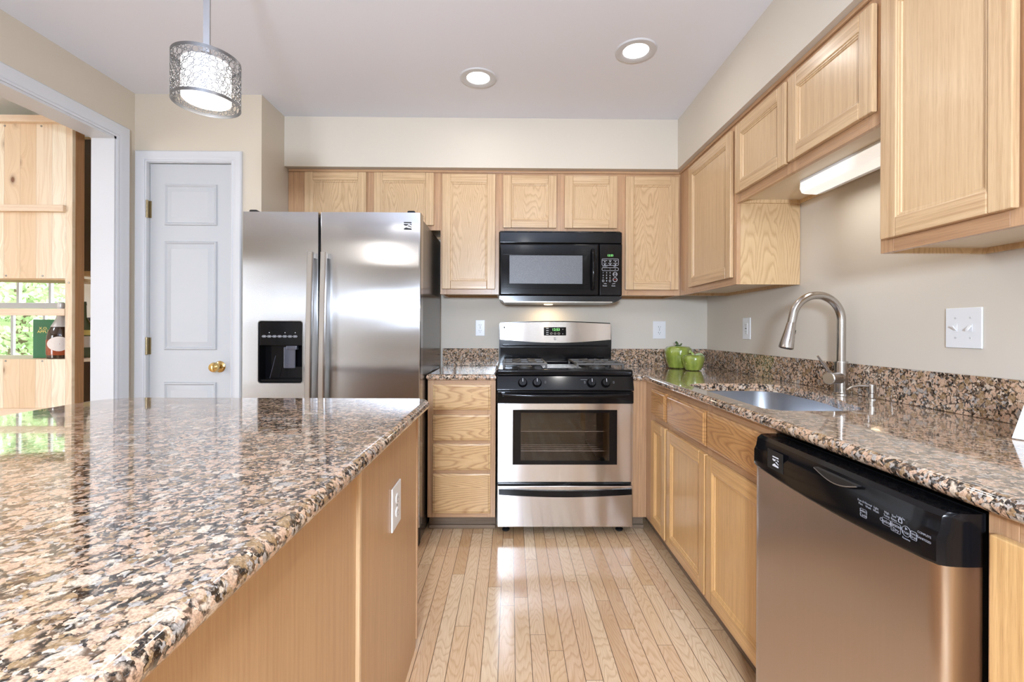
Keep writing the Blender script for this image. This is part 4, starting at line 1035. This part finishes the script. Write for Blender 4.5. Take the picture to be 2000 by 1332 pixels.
dt('Cancel', .785, .789, .006); dt('Drain', .785, .783, .006); rrect(b, dloc(.791), dloc(.779), .779, .793, .002, yy, .0004)
dt('COMPLETE', .765, .797, .0052); dt('SANITIZED', .765, .788, .0052)
rrect(b, dloc(.906), dloc(.890), .772, .788, .002, yy, .0003); rrect(b, dloc(.852), dloc(.834), .780, .792, .002, yy, .0003); rrect(b, dloc(.832), dloc(.812), .776, .793, .002, yy, .0003)
link('control_markings', b, simple('printed_pale_grey', lin(150, 152, 160), 0.5), dcp)
b = bmesh.new(); box(b, 0.004, WD - .004, .03, .05, .0, .10); link('kick_plate', b, blackp, dwt)

# ------------------------------------------------------------------ faucet, soap dispenser
FX, FY = 1.300, 1.800
fa = thing('faucet', 'brushed nickel gooseneck faucet with pull-down spray head behind the sink', 'faucet', (FX, FY, ZC))
b = bmesh.new(); lathe(b, [(0, 0), (.029, 0), (.029, .004), (.024, .008), (.0235, .010), (.0235, .125), (.0225, .130), (0.0, .130)], (0, 0, 0), 32, cap=False); link('base', b, nickel, fa)
b = bmesh.new()
Rr = .096; zt_ = .292; pts = [(0, 0, .125), (0, 0, .20), (0, 0, zt_)]
ang = [R(q) for q in range(5, 171, 5)]
pts += [(-Rr + Rr * math.cos(a), 0, zt_ + Rr * math.sin(a)) for a in ang]
tx, tz = pts[-1][0], pts[-1][2]; d_ = Vector((pts[-1][0] - pts[-2][0], 0, pts[-1][2] - pts[-2][2])).normalized()
pts.append((tx + d_.x * .03, 0, tz + d_.z * .03)); end = Vector(pts[-1])
tube(b, pts, .0155, 24); link('spout', b, nickel, fa)
b = bmesh.new(); d2 = Vector((d_.x * 1.0, 0, d_.z)).normalized()
q0 = end; tube(b, [q0, q0 + d2 * .003, q0 + d2 * .03, q0 + d2 * .075, q0 + d2 * .098, q0 + d2 * .102], [.0150, .0165, .0190, .0245, .0270, .0250], 24)
sh = link('spray_head', b, nickel, fa)
b = bmesh.new(); pbt = q0 + d2 * .045 + Vector((.0215, 0, .004)); tube(b, [pbt - d2 * .012, pbt + d2 * .012], .004, 8); link('spray_button', b, blackp, sh)
b = bmesh.new(); tube(b, [q0 + d2 * .101, q0 + d2 * .1035], .021, 20); link('spray_face', b, blackp, sh)
b = bmesh.new(); hd = Vector((-.90, -.42, .02)).normalized(); h0 = Vector((0, 0, .064))
tube(b, [h0, h0 + hd * .010, h0 + hd * .0285], [.021, .0235, .0235], 28); tube(b, [h0 + hd * .0295, h0 + hd * .080, h0 + hd * .082], [.0235, .0235, .021], 28); link('valve_body', b, nickel, fa)
b = bmesh.new(); l0 = h0 + hd * .066 + Vector((0, 0, .018)); l1 = l0 + Vector((-.055, -.005, .068)); tube(b, [l0, l1], [.0055, .0042], 12); link('lever', b, nickel, fa)
sd = thing('soap_dispenser', 'small nickel soap dispenser beside the faucet base', 'soap dispenser', (1.314, 1.664, ZC))
b = bmesh.new(); lathe(b, [(0, 0), (.018, 0), (.018, .004), (.011, .007), (.010, .022), (.0135, .024), (.0135, .052), (.012, .055), (0, .055)], (0, 0, 0), 24, cap=False); link('pump_base', b, nickel, sd)
b = bmesh.new(); tube(b, [(0, 0, .048), (-.045, .004, .049), (-.066, .006, .045), (-.086, .008, .033)], [.0045, .0042, .004, .0036], 12); link('spout', b, nickel, sd)

# ------------------------------------------------------------------ ceramic peppers
def pepper(name, label, x, y, r, h, stemcol, leaf):
    o = thing(name, label, 'ceramic pepper', (x, y, ZC + .0005))
    lob = lambda a, z: .035 * math.cos(5 * a + .6) * (0.4 + z / h)
    b = bmesh.new()
    pf = [(0, .0), (r * .55, 0), (r * .70, h * .05), (r * .86, h * .30), (r * .97, h * .58), (r * 1.0, h * .74), (r * .95, h * .88), (r * .82, h * .965), (r * .60, h), (r * .34, h * .965), (r * .14, h * .90), (0, h * .88)]
    lathe(b, pf, (0, 0, 0), 48, cap=False, lobes=lob); link('pepper_body', b, glaze, o)
    b = bmesh.new()
    if leaf:
        tube(b, [(0, 0, h * .88), (-.002, 0, h * 1.04), (-.012, 0, h * 1.16), (-.022, -.004, h * 1.19)], [.010, .008, .0075, .009], 12); link('stem', b, stempale, o)
        b = bmesh.new(); t = bmesh.new(); n = 10; rows = []
        for i in range(n + 1):
            f = i / n; cx = .014 + .058 * math.sin(f * PI / 2); cz = h * 1.02 + .012 * math.sin(f * PI) - .045 * f * f; ww = .010 * math.sin(PI * min(1, f * .9 + .12))
            rows.append([t.verts.new((cx, -ww - .006, cz - .002)), t.verts.new((cx, -.006, cz + .003)), t.verts.new((cx, ww - .006, cz - .002)), t.verts.new((cx, ww - .006, cz - .006)), t.verts.new((cx, -ww - .006, cz - .006))])
        for A, B in zip(rows, rows[1:]):
            for i in range(5): t.faces.new((A[i], A[(i + 1) % 5], B[(i + 1) % 5], B[i]))
        t.faces.new(rows[0]); t.faces.new(rows[-1]); bmesh.ops.recalc_face_normals(t, faces=t.faces); merge(b, t); link('leaf', b, leafpale, o)
    else:
        lathe(b, [(0, h * .9), (.020, h * .93), (.014, h * 1.01), (.008, h * 1.05)], (0, 0, 0), 10, cap=False, lobes=lambda a, z: .35 * math.cos(5 * a))
        tube(b, [(0, 0, h * .93), (-.004, 0, h * 1.12), (-.016, 0, h * 1.18)], [.009, .007, .009], 10)
        tube(b, [(.012, 0, h * .99), (.022, 0, h * 1.08), (.026, 0, h * 1.11)], [.006, .005, .004], 8); link('stem', b, stemg, o)
    return o
pepper('ceramic_pepper', 'larger glossy green ceramic pepper in the worktop corner, at the back', 1.096, 3.010, .086, .146, 0, False)
pepper('ceramic_pepper', 'smaller glossy green ceramic pepper with a pale curled leaf, in front', 1.133, 2.850, .066, .098, 0, True)

# ------------------------------------------------------------------ booklet at the right edge
bk = thing('folded_card', 'corner of a white printed card leaning on the worktop at the right edge', 'card', (1.164, 1.057, ZC))
b = bmesh.new(); t = bmesh.new()
B0 = Vector((0, 0, .001)); U = Vector((.06, -.14, 0)); V = Vector((.055, .02, .085)); Nn = U.cross(V).normalized() * .003
vs = [t.verts.new(B0 + q) for q in (Vector(), U, U + V, V, Nn, U + Nn, U + V + Nn, V + Nn)]
for f in ((0, 1, 2, 3), (7, 6, 5, 4), (0, 4, 5, 1), (1, 5, 6, 2), (2, 6, 7, 3), (3, 7, 4, 0)): t.faces.new([vs[i] for i in f])
bmesh.ops.recalc_face_normals(t, faces=t.faces); merge(b, t); link('card_front', b, paper, bk)
b = bmesh.new(); t = bmesh.new()
V2 = Vector((.055, .02, -.085)); B1 = V
vs = [t.verts.new(B1 + q) for q in (Vector(), U, U + V2 * .98, V2 * .98, Vector((.003, 0, 0)), U + Vector((.003, 0, 0)), U + V2 * .98 + Vector((.003, 0, 0)), V2 * .98 + Vector((.003, 0, 0)))]
for f in ((0, 1, 2, 3), (7, 6, 5, 4), (0, 4, 5, 1), (1, 5, 6, 2), (2, 6, 7, 3), (3, 7, 4, 0)): t.faces.new([vs[i] for i in f])
bmesh.ops.recalc_face_normals(t, faces=t.faces); merge(b, t); link('card_back', b, paper, bk)

# ------------------------------------------------------------------ lights in the room
def can(label, x, y, power):
    o = thing('recessed_light', label, 'ceiling light', (x, y, CZ))
    b = bmesh.new(); lathe(b, [(.058, .0), (.060, -.003), (.075, -.008), (.092, -.006), (.096, -.0005), (.096, 0)], (0, 0, 0), 48, cap=False); link('trim_ring', b, whitep, o)
    b = bmesh.new(); lathe(b, [(0, -.0015), (.059, -.0015), (.059, -.0005), (0, -.0005)], (0, 0, 0), 40, cap=False); link('lens', b, lens, o)
    l = bpy.data.lights.new('lamp', 'AREA'); l.shape = 'DISK'; l.size = .11; l.energy = power; l.color = (1, .97, .93)
    lo_ = bpy.data.objects.new('can_lamp', l); COL.objects.link(lo_); lo_.location = (x, y, CZ - .010); return o
can('round recessed ceiling light in front of the microwave soffit, left one', -.172, 2.389, 1.2)
can('round recessed ceiling light in front of the sink soffit, right one', .579, 2.144, 1.2)
can('unseen recessed ceiling light added as fill over the sink run behind the camera', .55, .35, 4)  # this and the next two are out of view, added for brightness
can('unseen recessed ceiling light added as fill over the floor behind the camera', .2, -1.2, 4)
can('unseen recessed ceiling light added as fill left of the room behind the camera', -1.2, -1.4, 4)

px_, py_ = -.860, 1.312
pd = thing('pendant_lamp', 'drum pendant lamp with circle fretwork shade hanging over the island', 'lamp', (px_, py_, CZ))
b = bmesh.new(); t = bmesh.new(); bmesh.ops.create_cube(t, size=1)
bmesh.ops.transform(t, matrix=T((0, 0, (-.535) / 2)) @ Matrix.Rotation(R(22), 4, 'Z') @ Matrix.Diagonal((.0155, .0155, .535, 1)), verts=t.verts); merge(b, t)
link('rod', b, silver, pd)
b = bmesh.new(); lathe(b, [(0, -.02), (.055, -.02), (.06, -.016), (.06, -.0005), (0, -.0005)], (0, 0, 0), 36, cap=False); link('canopy', b, silver, pd)
zT, zB, RS = -.543, -.672, .083
b = bmesh.new(); lathe(b, [(0, zT + .012), (.020, zT + .012), (.024, zT + .006), (.024, zT - .002), (0, zT - .002)], (0, 0, 0), 24, cap=False)
for a in (0, PI / 3, 2 * PI / 3): tube(b, [(RS * math.cos(a), RS * math.sin(a), zT - .003), (-RS * math.cos(a), -RS * math.sin(a), zT - .003)], .0016, 6)
link('shade_spider', b, silver, pd)
b = bmesh.new()
for z0, z1 in ((zT - .009, zT), (zB, zB + .009)):
    lathe(b, [(RS, z0), (RS + .0012, z0), (RS + .0012, z1), (RS, z1), (RS, z0)], (0, 0, 0), 64, cap=False)
tube(b, [(RS * math.cos(R(215)) , RS * math.sin(R(215)), zB), (RS * math.cos(R(215)), RS * math.sin(R(215)), zT)], .001, 6)
# packed circles on the drum
circ = []; H_ = -(zB - zT) - .018; Lc = 2 * PI * RS; rng = random.Random(3)
for rad, tries in ((.0082, 500), (.0062, 900), (.0045, 2000), (.0032, 4000), (.0022, 5000)):
    for _ in range(tries):
        u, v = rng.random() * Lc, rng.uniform(rad, H_ - rad); r0 = rad * rng.uniform(.9, 1.05)
        if all((min(abs(u - c[0]), Lc - abs(u - c[0])) ** 2 + (v - c[1]) ** 2) > (r0 + c[2]) ** 2 for c in circ): circ.append((u, v, r0))
t = bmesh.new()
for u, v, r0 in circ:
    n = 12; rings = []
    for i in range(n):
        a = 2 * PI * i / n; rg_ = []
        for (dr_, ds) in ((.0, 0), (.0013, 0), (.0013, .0010), (.0, .0010)):
            uu = u + (r0 + dr_ - .0003) * math.cos(a); vv = v + (r0 + dr_ - .0003) * math.sin(a); th_ = uu / RS; R2 = RS + ds
            rg_.append(t.verts.new((R2 * math.cos(th_), R2 * math.sin(th_), zT - .009 - H_ + vv)))
        rings.append(rg_)
    for i in range(n):
        A, B = rings[i], rings[(i + 1) % n]
        for j in range(4): t.faces.new((A[j], A[(j + 1) % 4], B[(j + 1) % 4], B[j]))
merge(b, t); link('fretwork_shade', b, shadem, pd)
b = bmesh.new(); lathe(b, [(0, zB + .010), (.057, zB + .010), (.060, zB + .013), (.060, zT - .015), (.057, zT - .012), (0, zT - .012)], (0, 0, 0), 48, cap=False); link('diffuser', b, diffl, pd)
l = bpy.data.lights.new('lamp', 'POINT'); l.energy = 3; l.shadow_soft_size = .07; l.color = (1, .95, .88)
o = bpy.data.objects.new('pendant_bulb', l); COL.objects.link(o); o.location = (px_, py_, CZ + zB - .075)

# under-cabinet fixture
uc = thing('under_cabinet_light', 'white under-cabinet light fixture glowing below the cabinet over the sink', 'light', (0, 0, 0))
ux0, ux1, uy0, uy1, uz1, uz0 = 1.185, 1.295, 1.46, 1.885, 1.7525, 1.700
b = bmesh.new(); prism(b, [(ux0 + .004, uz1 - .006), (ux0 + .002, uz0 + .020), (ux0 + .010, uz0 + .004), (ux0 + .022, uz0), (ux1 - .042, uz0 - .002), (ux1 - .038, uz1 - .006)], 'Y', uy0 + .006, uy1); link('lens', b, tubel, uc)
b = bmesh.new(); box(b, ux0, ux1, uy0 + .002, uy1 - .004, uz1 - .008, uz1, .001); prism(b, [(ux1 - .040, uz1 - .008), (ux1 - .042, uz0 - .004), (ux1 - .004, uz0 + .006), (ux1, uz1 - .008)], 'Y', uy0 + .002, uy1 - .002); link('housing', b, plastic, uc)
b = bmesh.new(); box(b, ux0 - .001, ux1, uy0 - .02, uy0 + .004, uz0 + .008, uz1, .002); link('end_cap', b, plastic, uc)
l = bpy.data.lights.new('lamp', 'AREA'); l.shape = 'RECTANGLE'; l.size = .07; l.size_y = .38; l.energy = 0.8; l.color = (1, .97, .93)
o = bpy.data.objects.new('strip_lamp', l); COL.objects.link(o); o.location = (1.225, 1.67, uz0 - .008)
# cooktop lamp under the microwave
l = bpy.data.lights.new('lamp', 'AREA'); l.shape = 'DISK'; l.size = .05; l.energy = 0.9; l.color = (1, .78, .5)
o = bpy.data.objects.new('hood_lamp', l); COL.objects.link(o); o.location = (.25, 3.06, 1.300)
b = bmesh.new(); lathe(b, [(0, -.004), (.028, -.004), (.03, -.001), (0, -.001)], (.25, 3.06, 1.307), 20, cap=False)
P(b, 'hood_lamp_lens', simple('hood_lens', (1, .9, .7), .4, emit=(1, .8, .55), es=3), mw)

# ------------------------------------------------------------------ dining room: pine hutch, bottles, far cabinets
PF = 2.70
ph = thing('pine_hutch', 'tall unfinished knotty pine hutch seen through the cased opening', 'hutch', (-3.06, 2.85, 0))
b = bmesh.new(); box(b, -3.60, -2.580, PF + .012, PF + .03, 1.425, 2.325); P(b, 'upper_boards', pine, ph)
b = bmesh.new(); prism(b, [(-3.60, PF + .03), (-2.580, PF + .03), (-2.580, PF + .30), (-3.60, PF + .05)], 'Z', 1.418, 1.436); P(b, 'upper_bottom', palewood, ph)
b = bmesh.new(); box(b, -3.60, -2.580, PF + .012, PF + .03, .668, .956); P(b, 'lower_boards', pine, ph)
b = bmesh.new(); box(b, -3.60, -2.542, PF + .03, PF + .42, .936, .956, .002); P(b, 'shelf', railm, ph)
for z0, z1, y0, x1 in ((2.322, 2.362, PF - .02, -2.56), (1.808, 1.846, PF - .02, -2.575), (1.209, 1.249, PF - .006, -2.578), (.630, .673, PF - .02, -2.575)):
    b = bmesh.new(); box(b, -3.60, x1, y0, PF + .012, z0, z1, .003); P(b, 'rail', railm, ph)
b = bmesh.new(); box(b, -2.580, -2.540, PF, PF + .02, 0, 2.322, .002); P(b, 'post', pine, ph)
b = bmesh.new(); box(b, -2.580, -2.540, PF + .02, PF + .078, 0, 2.362, .003); P(b, 'post', rawpost, ph)
b = bmesh.new(); box(b, -3.64, -3.60, PF, PF + .09, 0, 2.362, .003); P(b, 'post', railm, ph)
b = bmesh.new(); box(b, -3.60, -2.580, PF + .012, PF + .03, .05, .630); P(b, 'base_boards', pine, ph)
for x, z, y in ((-2.72, 1.44, PF + .011), (-2.72, .945, PF + .011), (-2.93, 1.44, PF + .011), (-2.93, .945, PF + .011), (-2.558, 1.40, PF - .001), (-2.94, 2.31, PF + .011), (-2.73, 2.31, PF + .011)):
    b = bmesh.new(); lathe(b, [(0, 0), (.006, 0), (.005, .0015), (0, .0018)], (x, y, z), 12, 0, Matrix.Rotation(R(90), 3, 'X'), cap=False); P(b, 'screw', screwm, ph)
# green gift carton, turned a little so two faces show
gb = thing('gift_carton', 'dark green upright gift carton with gold lettering on the pine shelf', 'box', (-2.845, 2.880, .9565), R(16))
b = bmesh.new(); box(b, -.050, .060, -.055, .055, 0, .232, .001); link('carton', b, greenbox, gb)
b = bmesh.new(); text(b, 'X.O.', T((.0, -.0556, .178)), .022); text(b, 'APPLE', T((.0, -.0556, .158)), .022); link('gold_lettering', b, goldm, gb)
bt = thing('liqueur_bottle', 'round amber bottle with silver foil neck in front of the green carton', 'bottle', (-2.690, 2.790, .9565))
b = bmesh.new(); lathe(b, [(0, 0), (.058, 0), (.062, .006), (.0635, .06), (.062, .13), (.054, .165), (.040, .195), (.026, .222), (.018, .240)], (0, 0, 0), 36, cap=False); link('glass_body', b, bottled, bt)
b = bmesh.new(); lathe(b, [(.0595, .008), (.0645, .03), (.0645, .10), (.0645, .112)], (0, 0, 0), 36, cap=False); link('liquid_band', b, amberliq, bt)
b = bmesh.new(); lathe(b, [(.0445, .188), (.032, .215), (.022, .238), (.0165, .262), (.0165, .300)], (0, 0, 0), 32, cap=False); link('foil_neck', b, foilm, bt)
b = bmesh.new(); lathe(b, [(0, .336), (.014, .335), (.0185, .328), (.019, .306), (.0165, .300)], (0, 0, 0), 28, cap=False); link('cap', b, foilm, bt)
b = bmesh.new(); t = bmesh.new(); vs = []
cen = t.verts.new((.0655 * math.cos(R(-62)), .0655 * math.sin(R(-62)), .088))
for i in range(28):
    a = 2 * PI * i / 28; an = R(-62) + .78 * math.cos(a); z = .088 + (.042 + .010 * math.cos(a)) * math.sin(a); vs.append(t.verts.new((.0658 * math.cos(an), .0658 * math.sin(an), z)))
mids = [t.verts.new(((.0658) * math.cos(R(-62) + .39 * math.cos(2 * PI * i / 28)), (.0658) * math.sin(R(-62) + .39 * math.cos(2 * PI * i / 28)), .088 + .5 * (vs[i].co.z - .088))) for i in range(28)]
for i in range(28): t.faces.new((vs[i], vs[(i + 1) % 28], mids[(i + 1) % 28], mids[i])); t.faces.new((mids[i], mids[(i + 1) % 28], cen))
bmesh.ops.recalc_face_normals(t, faces=t.faces); merge(b, t); link('label', b, labelm, bt)

# cabinets on the dining room wall that backs on to the pantry, their end panels facing the kitchen
dc = thing('wall_cabinet', 'dark brown end of a dining room wall cabinet, right of the pine hutch', 'cabinet', (-2.55, 3.5, 1.487))
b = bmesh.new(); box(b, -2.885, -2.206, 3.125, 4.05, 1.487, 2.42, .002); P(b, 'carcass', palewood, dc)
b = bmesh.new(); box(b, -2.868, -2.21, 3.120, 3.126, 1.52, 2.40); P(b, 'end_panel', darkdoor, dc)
b = bmesh.new(); box(b, -2.905, -2.886, 3.16, 4.02, 1.51, 2.40, .002); P(b, 'door', palewood, dc)
b = bmesh.new(); box(b, -2.80, -2.70, 3.116, 3.121, 1.53, 1.548); P(b, 'maker_strip', foilm, dc)
bc = thing('base_cabinet', 'dark brown end of a low dining room cabinet below the wine bottles', 'cabinet', (-2.55, 3.6, 0))
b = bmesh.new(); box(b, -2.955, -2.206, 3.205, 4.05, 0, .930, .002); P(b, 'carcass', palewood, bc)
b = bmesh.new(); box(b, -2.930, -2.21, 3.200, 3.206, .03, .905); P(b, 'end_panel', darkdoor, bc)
b = bmesh.new(); box(b, -2.975, -2.956, 3.24, 4.02, .09, .90, .002); P(b, 'door', palewood, bc)
def bottle(label, x, y, gm, lm, h=.30, r=.037, band=None):
    o = thing('wine_bottle', label, 'bottle', (x, y, .9565))
    b = bmesh.new(); lathe(b, [(0, 0), (r * .95, 0), (r, .006), (r, h * .52), (r * .92, h * .58), (r * .6, h * .66), (.016, h * .72), (.0145, h * .93), (.016, h * .935), (.016, h * .96), (.0145, h), (0, h)], (0, 0, 0), 24, cap=False); link('glass_body', b, gm, o)
    b = bmesh.new(); lathe(b, [(r + .0006, h * .18), (r + .0006, h * .38)], (0, 0, 0), 24, cap=False); link('label', b, lm, o)
    if band:
        b = bmesh.new(); lathe(b, [(r + .0007, h * .40), (r + .0007, h * .49)], (0, 0, 0), 24, cap=False); link('neck_label', b, band, o)
    return o
bottle('tall green wine bottle with yellow band just behind the right post of the pine hutch', -2.652, 2.895, greenglass, labelm, .345, .046, yellowl)
bottle('dark bottle with orange label right of the tall green wine bottle', -2.735, 3.030, bottled, orangel, .25, .034)
bottle('short dark bottle half hidden by the white opening jamb', -2.660, 3.000, bottled, labelm, .22, .030)

# ------------------------------------------------------------------ outside
b = bmesh.new(); box(b, -30, 20, 4.4, 40, -.3, -.05); o = link('lawn', b, grassm); o['kind'] = 'structure'
def tree(label, x, y, h, rad, n, seed):
    o = thing('leafy_tree', label, 'tree', (x, y, -.05), 0); rg2 = random.Random(seed)
    b = bmesh.new(); tube(b, [(0, 0, 0), (.05, 0, h * .4), (0, .1, h * .8)], [.14, .10, .04], 10)
    for q in range(9):
        a = q * 2.1; z = h * (.15 + .08 * q); tube(b, [(.02, 0, z), (rad * .5 * math.cos(a), rad * .5 * math.sin(a), z + .3), (rad * .85 * math.cos(a), rad * .85 * math.sin(a), z + .5)], [.035, .02, .008], 6)
    link('trunk', b, bark, o)
    me_v, me_f = [], []
    clumps = [(Vector((rg2.gauss(0, rad * .45), rg2.gauss(0, rad * .35), h * rg2.uniform(.12, 1.0)))) for _ in range(60)]
    for _ in range(n):
        c_ = rg2.choice(clumps); p = c_ + Vector((rg2.gauss(0, .24), rg2.gauss(0, .24), rg2.gauss(0, .20)))
        s = rg2.uniform(.035, .07); u = Vector((rg2.gauss(0, 1), rg2.gauss(0, 1), rg2.gauss(0, 1))).normalized(); v_ = u.cross(Vector((rg2.gauss(0, 1), rg2.gauss(0, 1), rg2.gauss(0, 1)))).normalized()
        i0 = len(me_v); me_v += [p - u * s, p + v_ * s * .55, p + u * s, p - v_ * s * .55]; me_f.append((i0, i0 + 1, i0 + 2, i0 + 3))
    me = bpy.data.meshes.new('foliage'); me.from_pydata(me_v, [], me_f); me.materials.append(leaves)
    f = bpy.data.objects.new('foliage', me); COL.objects.link(f); f.parent = o; f['kind'] = 'stuff'
tree('bright green leafy tree outside the dining room window', -7.4, 7.0, 3.2, 1.25, 11000, 5)
